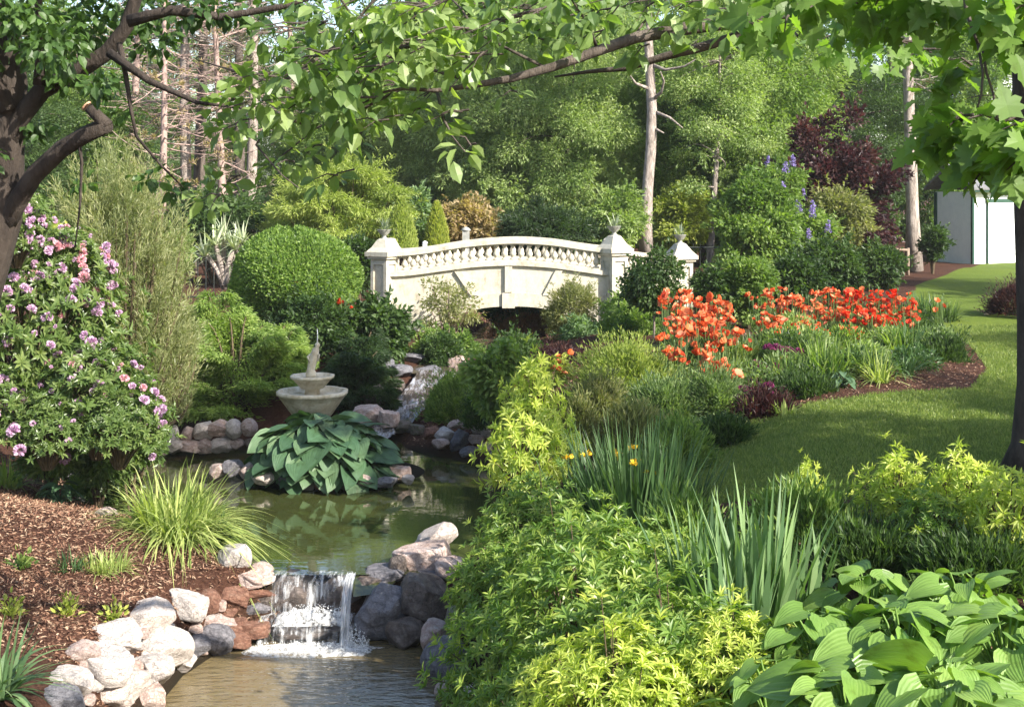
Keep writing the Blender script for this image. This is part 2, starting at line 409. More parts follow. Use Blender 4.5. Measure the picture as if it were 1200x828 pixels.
LM('leaf_light', [(.10, .18, .045), (.20, .29, .08), (.32, .40, .15)])
LM('leaf_blue', [(.05, .12, .05), (.12, .21, .085), (.20, .31, .13)])
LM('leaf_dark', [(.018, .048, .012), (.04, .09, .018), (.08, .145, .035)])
LM('leaf_yel', [(.14, .19, .02), (.26, .31, .03), (.40, .42, .06)])
LM('leaf_olive', [(.10, .12, .035), (.18, .20, .07), (.27, .26, .11)])
LM('leaf_purple', [(.025, .010, .014), (.05, .018, .022), (.10, .045, .03)], tgain=(1.6, .9, .9))
LM('leaf_rust', [(.16, .15, .05), (.32, .22, .11), (.42, .34, .18)])
LM('needle_pine', [(.03, .055, .02), (.07, .10, .035), (.15, .10, .06)])
LM('needle_gold', [(.13, .19, .025), (.24, .31, .05), (.36, .41, .09)])
LM('needle_jun', [(.09, .17, .03), (.18, .28, .05), (.30, .38, .09)])
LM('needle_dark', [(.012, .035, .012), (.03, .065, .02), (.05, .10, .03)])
LM('clip', [(.05, .12, .015), (.12, .22, .025), (.20, .31, .045)])
LM('over', [(.05, .12, .022), (.13, .22, .045), (.26, .36, .11)], trans=.45, rough=.4, spec=.5)
LM('left_leaf', [(.018, .05, .010), (.04, .10, .016), (.08, .17, .025)], trans=.4)  # darkened leaf tones put the left crown's shade into the colour
LM('maple', [(.045, .12, .010), (.09, .20, .018), (.16, .30, .03)], trans=.5, rough=.4, spec=.4, veins=(.2, .3, .08))
LM('rhodo', [(.04, .09, .015), (.09, .16, .03), (.19, .25, .06)], rough=.35, spec=.5)
LM('pieris', [(.05, .13, .014), (.12, .23, .025), (.33, .40, .05)], rough=.4, spec=.45)
LM('pieris_y', [(.17, .26, .02), (.34, .42, .04), (.50, .52, .08)], rough=.4, spec=.4)
LM('iris', [(.025, .075, .02), (.05, .12, .035), (.09, .17, .06)], trans=.3)
LM('iris_grey', [(.05, .12, .045), (.10, .20, .07), (.19, .31, .12)], trans=.3, rough=.5)
LM('lily', [(.13, .20, .035), (.25, .33, .07), (.44, .48, .15)], trans=.35)
LM('hosta', [(.09, .20, .02), (.13, .27, .03), (.19, .33, .045)], trans=.3, rough=.42, spec=.4, veins=(.26, .38, .12))
LM('hosta_blue', [(.03, .09, .04), (.05, .125, .055), (.09, .17, .08)], trans=.2, rough=.42, spec=.4, veins=(.10, .2, .11))
LM('poppyleaf', [(.07, .13, .04), (.13, .21, .07), (.22, .30, .11)])
LM('yucca', [(.16, .22, .12), (.34, .40, .26), (.55, .58, .45)], trans=.2)
LM('chips', [(.055, .020, .012), (.15, .062, .036), (.24, .12, .072), (.40, .27, .18)], trans=.0, rough=.9)
LM('grassb', [(.08, .14, .02), (.15, .22, .03), (.24, .28, .06)], trans=.3)
LM('deadleaf', [(.14, .08, .03), (.3, .2, .1), (.4, .3, .16)])

# ---------------------------------------------------------------- ground
LAWN = [tuple(G(*p)[:2]) for p in [(775, 600), (800, 545), (845, 508), (900, 484), (1000, 466), (1138, 455), (1158, 432), (1140, 408), (1105, 385), (1062, 352),
        (1075, 335), (1120, 318)]] + [(19, 52), (60, 60), (60, 9), (7.0, 11.2), (4.6, 12.4)]
def axis(segs):
    out = [np.arange(a, b, s) for a, b, s in segs]; return np.unique(np.round(np.concatenate(out), 4))
xs = axis([(-600, -60, 60), (-60, -16, 2), (-16, -8, .35), (-8, 9, .085), (9, 20, .3), (20, 60, 2), (60, 601, 60)])
ys = axis([(-30, 6, 1.2), (6, 10, .3), (10, 27, .085), (27, 36, .18), (36, 56, .6), (56, 100, 3), (100, 900, 80)])
GX, GY = np.meshgrid(xs, ys); H = terr(GX, GY)
mb = MB(); nx = len(xs); ny = len(ys)
i = np.arange(ny - 1)[:, None] * nx; j = np.arange(nx - 1)[None]
F = np.stack([i + j, i + j + 1, i + nx + j + 1, i + nx + j], -1).reshape(-1, 4)
mb.add(np.stack([GX, GY, H], -1).reshape(-1, 3), F)
me = mb.mesh('ground', True)
ld = polydist(GX, GY, LAWN)
a = me.attributes.new('lawn', 'FLOAT', 'POINT'); a.data.foreach_set('value', np.clip(.5 - ld / .16, 0, 1).ravel().astype(np.float32))
dpl = np.minimum(polydist(GX, GY, POND), polydist(GX, GY, LOWER))
a = me.attributes.new('wet', 'FLOAT', 'POINT'); a.data.foreach_set('value', np.clip(1 - (dpl - .02) / .25, 0, 1).ravel().astype(np.float32))
m, n, b = newmat('ground_mulch_and_lawn'); v = coord(n)
t1 = noise(n, 30, 8, .8, v); t2 = noise(n, 1.3, 3, .5, v)
mul = ramp(n, t1.outputs[0], [(.3, (.03, .013, .009)), (.5, (.10, .044, .028)), (.66, (.19, .10, .064)), (.78, (.34, .23, .16))])
mul = mixc(n, .5, mul, ramp(n, t2.outputs[0], [(.35, (.5, .5, .5)), (.65, (1, 1, 1))]), 'MULTIPLY')
vo = noise(n, 60, kind='ShaderNodeTexVoronoi', vec=v)
t3 = noise(n, 26, 6, .8, v); t4 = noise(n, .55, 4, .6, v)
gr = ramp(n, t3.outputs[0], [(.3, (.08, .13, .018)), (.52, (.16, .23, .035)), (.75, (.27, .31, .07))])
gr = mixc(n, .6, gr, ramp(n, t4.outputs[0], [(.3, (.6, .66, .5)), (.5, (.9, .92, .8)), (.7, (1.15, 1.05, .8))]), 'MULTIPLY')
la = n.nodes.new('ShaderNodeAttribute'); la.attribute_name = 'lawn'
edge = noise(n, 9, 3, .6, v)
f = ramp(n, mathn(n, 'ADD', la.outputs['Fac'], mathn(n, 'MULTIPLY', mathn(n, 'SUBTRACT', edge.outputs[0], .5), .5)), [(.42, (0, 0, 0)), (.56, (1, 1, 1))])
c = mixc(n, f, mul, gr)
wa = n.nodes.new('ShaderNodeAttribute'); wa.attribute_name = 'wet'
c = mixc(n, wa.outputs['Fac'], c, (.028, .022, .012))
n.links.new(c, b.inputs['Base Color']); b.inputs['Roughness'].default_value = .95; b.inputs['Specular IOR Level'].default_value = .15
bump(n, b, mathn(n, 'ADD', t1.outputs[0], vo.outputs['Distance']), .8, .04)
struct('ground', me, m, 'garden ground with red-brown mulch beds and mown lawn')

# ---------------------------------------------------------------- water
def poly_sheet(poly, z, name, mat, label, step=None):
    me = bpy.data.meshes.new(name); me.from_pydata([(x, y, z) for x, y in poly], [], [list(range(len(poly)))]); me.update()
    o = struct(name, me, mat, label); return o
def grow(poly, d):
    P = np.array(poly); c = P.mean(0); A = np.roll(P, 1, 0); B = np.roll(P, -1, 0)
    T = norm(B - A); N = np.stack([T[:, 1], -T[:, 0]], -1)
    if polydist(*(P + N * .05).T, poly).mean() < 0: N = -N
    return [tuple(p) for p in P + N * d]
def watermat(name, body, wave, bs, scale=(1, 1, 1), rough=.02, bd=.02):
    m, n, b = newmat(name); v = coord(n)
    mp = n.nodes.new('ShaderNodeMapping'); mp.inputs['Scale'].default_value = scale; n.links.new(v, mp.inputs[0])
    t = noise(n, wave, 3, .55, mp.outputs[0]); t2 = noise(n, .8, 3, .5, v)
    c = ramp(n, t2.outputs[0], [(.35, body), (.65, tuple(x * 1.5 for x in body))])
    n.links.new(c, b.inputs['Base Color']); b.inputs['Roughness'].default_value = rough; b.inputs['IOR'].default_value = 1.95
    bump(n, b, t.outputs[0], bs, bd)
    return m
M['pond'] = watermat('still_pond_water', (.034, .040, .012), 3.2, .07, (1, 2.2, 1))
M['pool'] = watermat('rippled_pool_water', (.13, .10, .05), 5.0, .5, (1, 2.4, 1), bd=.04)
up = grow(POND, .22)
# keep the dam lip straight: clamp so that the sheet ends at the fall edge
lipY = atz(400, 673)[1]
up = [(x, max(y, lipY)) for x, y in up]
poly_sheet(up, 0, 'pond_water', M['pond'], 'still green-brown upper pond')
lo = [(x, min(y, atz(400, 744, LZ)[1])) for x, y in grow(LOWER, .25)]
poly_sheet(lo, LZ, 'lower_pool_water', M['pool'], 'rippled lower pool below the little fall')
# stream surface under the bridge
def ribbon(path, wid, name, mat, label, dz=0, nv=9, sub=6, rough=0, seed=1, kind='structure', along=None):
    path = np.array(path, float); t = np.linspace(0, len(path) - 1, (len(path) - 1) * sub + 1)
    P = np.stack([np.interp(t, range(len(path)), path[:, k]) for k in range(3)], -1); wd = np.interp(t, range(len(path)), wid) if hasattr(wid, '__len__') else np.full(len(t), wid)
    T = np.gradient(P, axis=0); T[:, 2] = 0; T = norm(T); B = np.stack([T[:, 1], -T[:, 0], 0 * T[:, 0]], -1)
    vv = np.linspace(-1, 1, nv); r = R(seed)
    V = P[:, None] + B[:, None] * (vv[None, :, None] * wd[:, None, None]); V = V + r.normal(size=V.shape) * rough; V[..., 2] += dz
    i = np.arange(len(t) - 1)[:, None] * nv; j = np.arange(nv - 1)[None]
    F = np.stack([i + j, i + j + 1, i + nv + j + 1, i + nv + j], -1).reshape(-1, 4)
    mb = MB(); mb.add(V.reshape(-1, 3), F); return struct(name, mb.mesh(name, True), mat, label, kind)
M['stream'] = watermat('stream_water', (.07, .055, .04), 9, .7, (1, 1, 1), bd=.04)
m, n, b = newmat('white_water'); v = coord(n)
mp = n.nodes.new('ShaderNodeMapping'); mp.inputs['Scale'].default_value = (26, 5, 3.5); n.links.new(v, mp.inputs[0])
t = noise(n, 1.0, 5, .65, mp.outputs[0])
al = ramp(n, t.outputs[0], [(.45, (.03,) * 3), (.70, (.6,) * 3)])
b.inputs['Base Color'].default_value = (.86, .88, .9, 1); b.inputs['Roughness'].default_value = .15
n.links.new(al, b.inputs['Alpha']); bump(n, b, t.outputs[0], 1, .03); M['fall'] = m
m, n, b = newmat('churned_foam'); v = coord(n); t = noise(n, 16, 6, .75, v)
al = ramp(n, t.outputs[0], [(.40, (.03,) * 3), (.60, (.88,) * 3)])
b.inputs['Base Color'].default_value = (.9, .9, .88, 1); b.inputs['Roughness'].default_value = .5
n.links.new(al, b.inputs['Alpha']); bump(n, b, t.outputs[0], 1, .05); M['foam'] = m
m, n, b = newmat('cascade_water'); v = coord(n); mp = n.nodes.new('ShaderNodeMapping'); mp.inputs['Rotation'].default_value = (0, 0, math.radians(-18)); mp.inputs['Scale'].default_value = (16, 3.0, 5); n.links.new(v, mp.inputs[0])
t = noise(n, 1., 6, .7, mp.outputs[0]); t2 = noise(n, 1.6, 2, .5, v)
q = mathn(n, 'ADD', t.outputs[0], mathn(n, 'MULTIPLY', mathn(n, 'SUBTRACT', t2.outputs[0], .5), .7))
c = ramp(n, q, [(.44, (.07, .05, .04)), (.54, (.22, .20, .20)), (.68, (.48, .50, .56))])
n.links.new(c, b.inputs['Base Color']); b.inputs['Roughness'].default_value = .15; bump(n, b, t.outputs[0], 1, .08); M['casc'] = m
ribbon([(x, y, z) for x, y, z in STR[3:]], .75, 'stream_water', M['stream'], 'shallow stream running out from under the bridge', .03, rough=.006)
ribbon([(-2.35, 20.6, .012), (-2.25, 21.0, .06), (-2.1, 21.5, .10), (-1.95, 22.0, .17), (-1.75, 22.7, .33), (-1.65, 23.1, .40), (-1.45, 23.8, .55), (-1.25, 24.7, .66)],
       [.34, .3, .26, .34, .36, .26, .30, .4], 'cascade_water', M['casc'], 'white broken water of the small cascade', .05, nv=15, sub=8, rough=.009)

# ---------------------------------------------------------------- rocks
def rock_mesh(seed, cuts=7, rough=.06, round_=0.0):
    r = R(seed)
    bm_n = 20
    # cube sphere
    g = np.linspace(-1, 1, bm_n)
    V = []; F = []
    for ax in range(3):
        for sg in (-1, 1):
            a, bq = np.meshgrid(g, g); p = np.zeros((bm_n, bm_n, 3)); p[..., ax] = sg; p[..., (ax + 1) % 3] = a * sg; p[..., (ax + 2) % 3] = bq
            o = len(V) * bm_n * bm_n; V.append(p.reshape(-1, 3))
            i = np.arange(bm_n - 1)[:, None] * bm_n; j = np.arange(bm_n - 1)[None]
            F.append((np.stack([i + j, i + j + 1, i + bm_n + j + 1, i + bm_n + j], -1) + o).reshape(-1, 4))
    V = np.concatenate(V); F = np.concatenate(F)
    P = norm(V) * .62 + V * .38 * (1 - round_) * .6
    for _ in range(cuts):
        nrm = norm(r.normal(size=3)); d = .46 + .26 * r.random()
        ex = P @ nrm - d; P = P - np.clip(ex, 0, None)[:, None] * nrm * .93
    def n3(Q, s, sd):
        return vnoise(Q[:, 0] + Q[:, 2] * .7, Q[:, 1] - Q[:, 2] * .6, s, sd) - .5
    P = P * (1 + rough * 2 * n3(P, .35, seed)[:, None] + rough * n3(P, .12, seed + 5)[:, None])
    P = P - (P.max(0) + P.min(0)) / 2; P = P / (P.max(0) - P.min(0))
    mb = MB(); mb.add(P, F); me = mb.mesh('rock', False)
    # merge seams for smooth shading
    import bmesh
    bm = bmesh.new(); bm.from_mesh(me); bmesh.ops.remove_doubles(bm, verts=bm.verts, dist=1e-4)
    for f in bm.faces: f.smooth = True
    bm.to_mesh(me); bm.free()
    return me
ROCKS = [rock_mesh(s, c, ro, rd) for s, c, ro, rd in [(1, 12, .06, 0), (2, 14, .06, 0), (3, 11, .07, .2), (4, 16, .05, 0), (5, 10, .06, .4), (6, 13, .08, .1), (7, 18, .05, 0), (8, 8, .05, 1.), (9, 14, .07, .2), (10, 11, .06, .4)]]
_rk = R(99)
def rock(px, py, Y, w, h, mat, label, tilt=0, shape=None, group=None, dep=None, name='rock', sink=0., front=True):
    gq = G(px, py + h * .28)
    if gq[1] < Y: Y = gq[1] + .02
    c = W(px, py, Y); sx = w * 1.04 * Y / FPX; sz = h * .98 * Y / FPX; me = ROCKS[(shape if shape is not None else _rk.integers(10))]
    o = link(name, me, M[mat], loc=(c[0], c[1] + (dep or sx) * .25, c[2] - sink)); o.scale = (sx * 1.06, (dep or max(sx * .9, sz)) , sz * 1.1)
    o.rotation_euler = (_rk.uniform(-.12, .12), math.radians(tilt), _rk.uniform(-.25, .25))
    tag(o, label, 'rock', group); return o
ord_ = ['first', 'second', 'third', 'fourth', 'fifth', 'sixth', 'seventh', 'eighth', 'ninth', 'tenth', 'eleventh', 'twelfth', 'thirteenth', 'fourteenth', 'fifteenth', 'sixteenth']
A_ = 'stones piled on the bank left of the small waterfall'
for a in [
 (214, 716, 14.0, 50, 44, 'r_white', 'mottled grey and white boulder topping the pale pile beside the mulch slope', 10, 0),
 (168, 733, 13.8, 62, 46, 'r_white', 'bright white boulder lying against the mottled grey and white boulder', -12, 3),
 (128, 752, 13.5, 64, 42, 'r_white', 'long pale boulder at the top edge of the pile, touching the mulch', 5, 1),
 (92, 768, 13.3, 42, 30, 'r_pink', 'flat pinkish stone at the mulch edge of the pale pile', 0, 6),
 (180, 766, 13.5, 78, 50, 'r_white', 'largest sunlit white boulder in the middle of the pale pile', -8, 6),
 (112, 787, 12.9, 78, 50, 'r_white', 'broad cream boulder low in the pale pile above the frame edge', 8, 0),
 (172, 792, 12.9, 56, 46, 'r_white', 'rounded white boulder at the waterline of the lower pool', 0, 9),
 (78, 806, 12.5, 48, 38, 'r_white', 'leftmost pale boulder half in the mulch shade', 10, 3),
 (130, 815, 12.4, 72, 46, 'r_white', 'big pale boulder cut by the bottom edge of the picture', -6, 5),
 (66, 824, 12.0, 58, 30, 'r_grey', 'dark grey stone in shade at the bottom left of the pile', 0, 2),
 (208, 780, 13.2, 38, 26, 'r_white', 'small white stone at the water beside the rounded white boulder', 0, 4),
 (172, 822, 12.4, 36, 36, 'r_pink', 'brownish stone standing in the water at the bottom of the picture', 0, 1),
 (250, 753, 13.6, 44, 42, 'r_grey', 'rounded slate grey boulder at the foot of the red stones', 0, 7),
 (224, 763, 13.5, 38, 28, 'r_grey', 'lilac grey angular stone left of the rounded slate boulder', -10, 3),
 (250, 731, 14.0, 48, 24, 'r_pink', 'pale pink slab resting on top of the slate grey boulder', 4, 6),
 (243, 708, 14.2, 28, 36, 'r_red', 'upright rounded red-brown stone beside the mulch', 0, 7),
 (268, 702, 14.4, 44, 30, 'r_red', 'purplish brown stone right of the upright red-brown one', 12, 1),
 (296, 698, 14.5, 52, 18, 'r_red', 'flat brick-red slab under the pale pink cap stone', 0, 6),
 (296, 717, 14.3, 36, 21, 'r_grey', 'dark grey block wedged in the wall beside the fall', 0, 3),
 (288, 682, 14.7, 58, 24, 'r_pink', 'pale pink cap stone lying flat at the left lip of the fall', 2, 9),
 (273, 658, 15.0, 36, 36, 'r_white', 'pointed white stone standing at the pond corner', 0, 3),
 (305, 669, 15.0, 26, 20, 'r_pink', 'rounded tan stone on the pond side of the pale pink cap stone', 0, 7),
 (321, 673, 14.8, 18, 16, 'r_red', 'small reddish stone at the very lip of the fall', 0, 4),
 (266, 721, 14.2, 26, 18, 'r_red', 'small rust-brown filler stone below the purplish brown one', 0, 5),
 (290, 742, 13.9, 46, 26, 'r_red', 'wet reddish stone at the left foot of the fall', 0, 0),
 (271, 737, 14.0, 34, 22, 'r_red', 'dull brown stone behind the wet reddish one', 0, 8),
 (276, 752, 13.7, 32, 18, 'r_red', 'low red stone at the waterline next to the slate boulder', 0, 2),
 (309, 705, 14.6, 26, 24, 'r_dark', 'dark wet stone at the left side of the falling water', 0, 1)]:
    rock(*a[:4], a[4] * .86, *a[5:7], tilt=a[7], shape=a[8], group=A_)
B_ = 'stones around the right side of the small waterfall'
for a in [
 (511, 636, 15.0, 48, 26, 'r_white', 'sunlit white stone tilted on the pond edge, highest of the right group', -24, 3),
 (493, 661, 14.6, 66, 38, 'r_pink', 'big tan boulder with a pale top at the right end of the dam', -14, 0),
 (465, 665, 14.5, 22, 26, 'r_dark', 'small dark stone standing left of the big tan boulder', 0, 1),
 (450, 720, 13.95, 66, 60, 'r_grey', 'large rugged boulder with wet dark sides between the two water chutes', -6, 5),
 (498, 706, 14.0, 60, 56, 'r_dark', 'dark brown boulder right of the rugged boulder', 10, 2),
 (474, 747, 13.8, 44, 40, 'r_dark', 'brown stone at the waterline under the dark brown boulder', 0, 9),
 (509, 748, 13.5, 32, 32, 'r_pink', 'small angular stone with a bright pinkish face', 20, 3),
 (522, 780, 13.0, 56, 56, 'r_grey', 'grey boulder half hidden by the azalea at the lower pool', 0, 7),
 (545, 735, 13.4, 44, 36, 'r_dark', 'shaded boulder just under the azalea leaves', 0, 8),
 (528, 814, 12.4, 36, 24, 'r_pink', 'pale stone showing through the azalea at the bottom edge', 0, 4),
 (558, 812, 12.3, 34, 24, 'r_white', 'whitish stone glimpsed between azalea twigs near the bottom', 0, 5),
 (346, 706, 14.55, 58, 46, 'r_dark', 'dark triangular slab behind the left water curtain', 28, 3),
 (390, 707, 14.55, 60, 46, 'r_dark', 'dark slab behind the middle of the water curtain', -30, 1),
 (362, 741, 14.3, 112, 22, 'r_dark', 'long wet ledge the water drops from into the lower pool', 0, 6),
 (432, 684, 14.6, 70, 22, 'r_dark', 'flat wet lip stone under the right chute', 0, 6),
 (454, 680, 14.42, 52, 24, 'r_grey', 'grey stone holding back the pond right of the water curtain', 0, 3), (508, 682, 14.35, 40, 20, 'r_grey', 'flat grey stone wedged under the big tan boulder', 0, 3), (530, 668, 14.6, 40, 24, 'r_pink', 'pale stone mostly under the azalea at the pond corner', 0, 2)]:
    rock(*a[:7], tilt=a[7], shape=a[8], group=B_, front=a[5] != 'r_none')
H_ = 'small filler stones at the lower pool'
r = R(57)
for k in range(34):
    t = r.random(); px = 60 + 190 * t + r.uniform(-16, 16); py = 812 - 88 * t + r.uniform(-26, 30)
    rock(px, py, 13.9, r.uniform(12, 26), r.uniform(8, 18), ['r_white', 'r_pink', 'r_pink', 'r_grey'][k % 4], 'small loose stone wedged among the pale boulders left of the lower pool', group=H_)
C_ = 'stones around the fountain island'
for k, (px, py, w_, h_, mt) in enumerate([(254, 552, 18, 16, 'r_pink'), (272, 549, 24, 18, 'r_grey'), (291, 552, 22, 18, 'r_pink'), (308, 560, 26, 16, 'r_white'),
        (334, 565, 22, 12, 'r_grey'), (356, 568, 20, 12, 'r_white'), (380, 568, 24, 14, 'r_red'), (404, 567, 18, 12, 'r_grey'), (428, 562, 22, 14, 'r_pink'),
        (441, 551, 28, 16, 'r_white'), (466, 556, 28, 20, 'r_pink'), (452, 565, 26, 12, 'r_grey'), (478, 562, 14, 12, 'r_white')]):
    rock(px, py, 18.3 if py > 556 else 18.7, w_, h_, mt, f'small shoreline stone of the fountain island, {ord_[k]} from the left', group=C_, sink=.01)
D_ = 'pink stones walling the far left pond bank'
r = R(5)
for k in range(9):
    rock(146 + k * 18.5, 527 - k * .8, 20.3 + .05 * k, r.integers(16, 32), r.integers(13, 26), 'r_pink' if k % 3 else 'r_white', f'pinkish stone in the bottom row of the far left bank wall, {ord_[k]} from the left', group=D_)
for k in range(8):
    rock(165 + k * 18, 508 - k * .6 + r.uniform(-3, 3), 20.6, r.integers(14, 30), r.integers(12, 24), 'r_pink' if k % 2 else 'r_white', f'sunlit stone in the upper row of the far left bank wall, {ord_[k]} from the left', group=D_)
rock(64, 540, 18.6, 52, 40, 'r_grey', 'large greyish pink boulder beside the pond at the left, under the rhododendron', 5, 5)
rock(84, 543, 18.7, 26, 34, 'r_grey', 'narrow shaded grey stone leaning on the large greyish pink boulder', 0, 1)
rock(122, 602, 17.2, 26, 12, 'r_pink', 'flat pale stone at the mulch edge behind the lily clump', 0, 6)
E_ = 'stones of the far bank right of the cascade'
for px, py, w_, h_, mt, lb in [
 (505, 508, 20, 15, 'r_red', 'orange-brown stone at the far waterline'), (521, 509, 26, 15, 'r_white', 'bright white stone right of the orange-brown one'),
 (516, 521, 20, 13, 'r_pink', 'rounded pale stone below the bright white one'), (538, 517, 20, 26, 'r_grey', 'blue-grey shaded stone standing at the far waterline'),
 (547, 498, 14, 10, 'r_pink', 'small stone on the mulch above the blue-grey one'), (562, 502, 18, 12, 'r_white', 'pale stone near the broadleaf shrub'),
 (558, 516, 18, 12, 'r_pink', 'pinkish stone in the middle of the far right scree'), (574, 510, 20, 14, 'r_white', 'white stone at the right end of the far scree'),
 (550, 530, 22, 12, 'r_grey', 'dark stone low at the far waterline'), (570, 526, 20, 13, 'r_pink', 'tan stone right of the low dark one'),
 (584, 536, 22, 14, 'r_grey', 'lilac grey stone touching the yellow-green pieris'), (532, 498, 16, 10, 'r_pink', 'small tan stone at the mulch line of the far scree'),
 (576, 494, 16, 10, 'r_grey', 'little grey stone under the broadleaf shrub')]:
    rock(px, py, 20.2 + (535 - py) * .02, w_, h_, mt, lb, group=E_)
F_ = 'stones lining the cascade'
for px, py, Y, w_, h_, mt, lb in [
 (431, 490, 20.9, 36, 24, 'r_pink', 'pinkish slab left of the foot of the cascade'), (455, 494, 20.7, 24, 24, 'r_pink', 'upright pale stone at the foot of the cascade'),
 (472, 500, 20.7, 20, 16, 'r_moss', 'mossy stone at the pond edge right of the upright pale stone'), (488, 505, 20.5, 18, 14, 'r_moss', 'second mossy stone along the pond edge'),
 (436, 466, 22.6, 28, 26, 'r_moss', 'mossy boulder left of the cascade'), (500, 436, 25.2, 34, 10, 'r_grey', 'flat grey step stone at the top of the cascade'),
 (466, 437, 25.0, 34, 18, 'r_grey', 'grey boulder at the left top of the cascade'), (480, 421, 27.0, 34, 12, 'r_grey', 'flat stone beside the stream below the bridge'),
 (500, 423, 26.6, 30, 14, 'r_dark', 'dark stone in the stream under the shrubs'), (537, 428, 25.6, 24, 18, 'r_pink', 'pale stone right of the stream, near the dark shrubs'),
 (460, 453, 23.8, 26, 16, 'r_dark', 'wet brown stone in the cascade channel'), (538, 470, 22.6, 46, 6, 'r_grey', 'thin flat slab bridging the bank right of the cascade'),
 (556, 426, 25.8, 26, 16, 'r_red', 'reddish stone partly in shade right of the stream'), (528, 461, 23.2, 22, 14, 'r_moss', 'mossy stone on the right side of the cascade'),
 (420, 448, 24.2, 30, 18, 'r_moss', 'dark mossy stone among the shade plants left of the cascade'), (445, 428, 26., 30, 14, 'r_grey', 'grey stone at the foot of the dark broadleaf shrub')]:
    rock(px, py, Y, w_, h_, mt, lb, group=F_)

# ---------------------------------------------------------------- waterfall sheets
def sheet(x0, x1, prof, name, nv=30, seed=3, mat=None, jig=.012, shrink=0):
    """prof: list of (y, z)"""
    prof = np.array(prof, float); t = np.linspace(0, len(prof) - 1, 18); yy = np.interp(t, range(len(prof)), prof[:, 0]); zz = np.interp(t, range(len(prof)), prof[:, 1])
    u = np.linspace(0, 1, nv); r = R(seed); X = x0 + (x1 - x0) * u
    V = np.stack([np.broadcast_to(X, (18, nv)), yy[:, None] + r.normal(size=(18, nv)) * jig + .03 * np.sin(u * 23)[None], zz[:, None] + 0 * u[None]], -1)
    i = np.arange(17)[:, None] * nv; j = np.arange(nv - 1)[None]
    F = np.stack([i + j, i + j + 1, i + nv + j + 1, i + nv + j], -1).reshape(-1, 4)
    mb = MB(); mb.add(V.reshape(-1, 3), F); return mb.mesh(name, True)
yl = lipY
wf = empty('waterfall', (-2, yl, 0), 'small waterfall dropping in thin sheets over the stone dam', 'waterfall'); wf['kind'] = 'structure'; del wf['category']
def wf_part(name, me, mat): o = link(name, me, M[mat]); o.parent = wf; o.location = (2, -yl, 0)
x_ = lambda px, Y: (px - 600) * Y / FPX
wf_part('water_curtain', sheet(x_(322, yl), x_(412, yl), [(yl + .12, .006), (yl - .04, .004), (yl - .17, -.05), (yl - .23, -.34)], 'water_curtain'), 'fall')
wf_part('lower_curtain', sheet(x_(305, yl - .3), x_(425, yl - .3), [(yl - .2, -.33), (yl - .40, -.35), (yl - .48, -.42), (yl - .52, -.56)], 'lower_curtain', seed=5), 'fall')
m2 = M['fall'].copy(); M['chute'] = m2
for nd in m2.node_tree.nodes:
    if nd.type == 'VALTORGB': nd.color_ramp.elements[0].color = (.35, .35, .35, 1); nd.color_ramp.elements[1].color = (.95, .95, .95, 1)
wf_part('side_chute', sheet(x_(406, yl), x_(417, yl), [(yl + .05, .006), (yl - .15, -.01), (yl - .36, -.10), (yl - .52, -.30), (yl - .62, -.56)], 'side_chute', seed=7, nv=14), 'chute')
def spill(y0, y1, x0, x1, z0, z1): return None
mb = MB(); nn = 24
P = np.array([(x_(a, Y), Y, z) for a, Y, z in [(428, yl + .1, .006), (470, yl + .1, .006), (462, yl - .1, -.06), (440, yl - .25, -.12), (414, yl - .3, -.14), (412, yl - .05, -.03)]])
mb.add(P, np.array([(0, 5, 2, 1), (5, 4, 3, 2)])); wf_part('spill_water', mb.mesh('spill_water', True), 'pond')
def froth_mound(px0, px1, Y0, Y1, z, h_, seed, name):
    u, v_ = np.meshgrid(np.linspace(-1, 1, 70), np.linspace(-1, 1, 26)); X = x_((px0 + px1) / 2 + u * (px1 - px0) / 2, (Y0 + Y1) / 2); Y = (Y0 + Y1) / 2 + v_ * (Y1 - Y0) / 2; rr = np.clip(1 - np.abs(u) ** 3 - np.abs(v_) ** 2.5, 0, 1)
    Z = z + h_ * rr ** .6 * (.25 + .5 * vnoise(X, Y, .07, seed) + .5 * vnoise(X, Y, .025, seed + 1)) - .01; Y = Y + .05 * (vnoise(X, Y, .12, seed + 2) - .5); mb = MB()
    i = np.arange(25)[:, None] * 70; j = np.arange(69)[None]; mb.add(np.stack([X, Y, Z], -1).reshape(-1, 3), np.stack([i + j, i + j + 1, i + 70 + j + 1, i + 70 + j], -1).reshape(-1, 4)); return mb.mesh(name, True)
def froth(px0, px1, Y0, Y1, z, hgt, n_, seed, name):
    r = R(seed); mb = MB(); c = np.stack([x_(r.uniform(px0, px1, n_), (Y0 + Y1) / 2), r.uniform(Y0, Y1, n_), np.full(n_, z)], -1)
    edge = np.abs((c[:, 0] - x_(px0, Y0)) / (x_(px1, Y0) - x_(px0, Y0)) - .5) * 2
    c[:, 2] += hgt * r.random(n_) ** 2 * (1 - edge ** 3)
    leaves(mb, c, rdir(r, n_), rdir(r, n_), .012 * (.4 + r.random(n_)), .010, TO, r); return mb.mesh(name, True)
m, n, b = newmat('foam_bubbles'); b.inputs['Base Color'].default_value = (.88, .89, .88, 1); b.inputs['Roughness'].default_value = .4
b.inputs['Subsurface Weight'].default_value = 0; M['froth'] = m
wf_part('upper_foam', froth_mound(322, 412, yl - .5, yl - .16, -.36, .13, 3, 'upper_foam'), 'foam'); wf_part('lower_foam', froth_mound(280, 440, yl - .86, yl - .46, -.565, .07, 4, 'lower_foam'), 'foam')
wf_part('upper_froth', froth(328, 408, yl - .42, yl - .2, -.36, 15e-2, 1500, 3, 'upper_froth'), 'froth')
wf_part('lower_froth', froth(292, 430, yl - .72, yl - .5, -.56, 6e-2, 1500, 4, 'lower_froth'), 'froth')
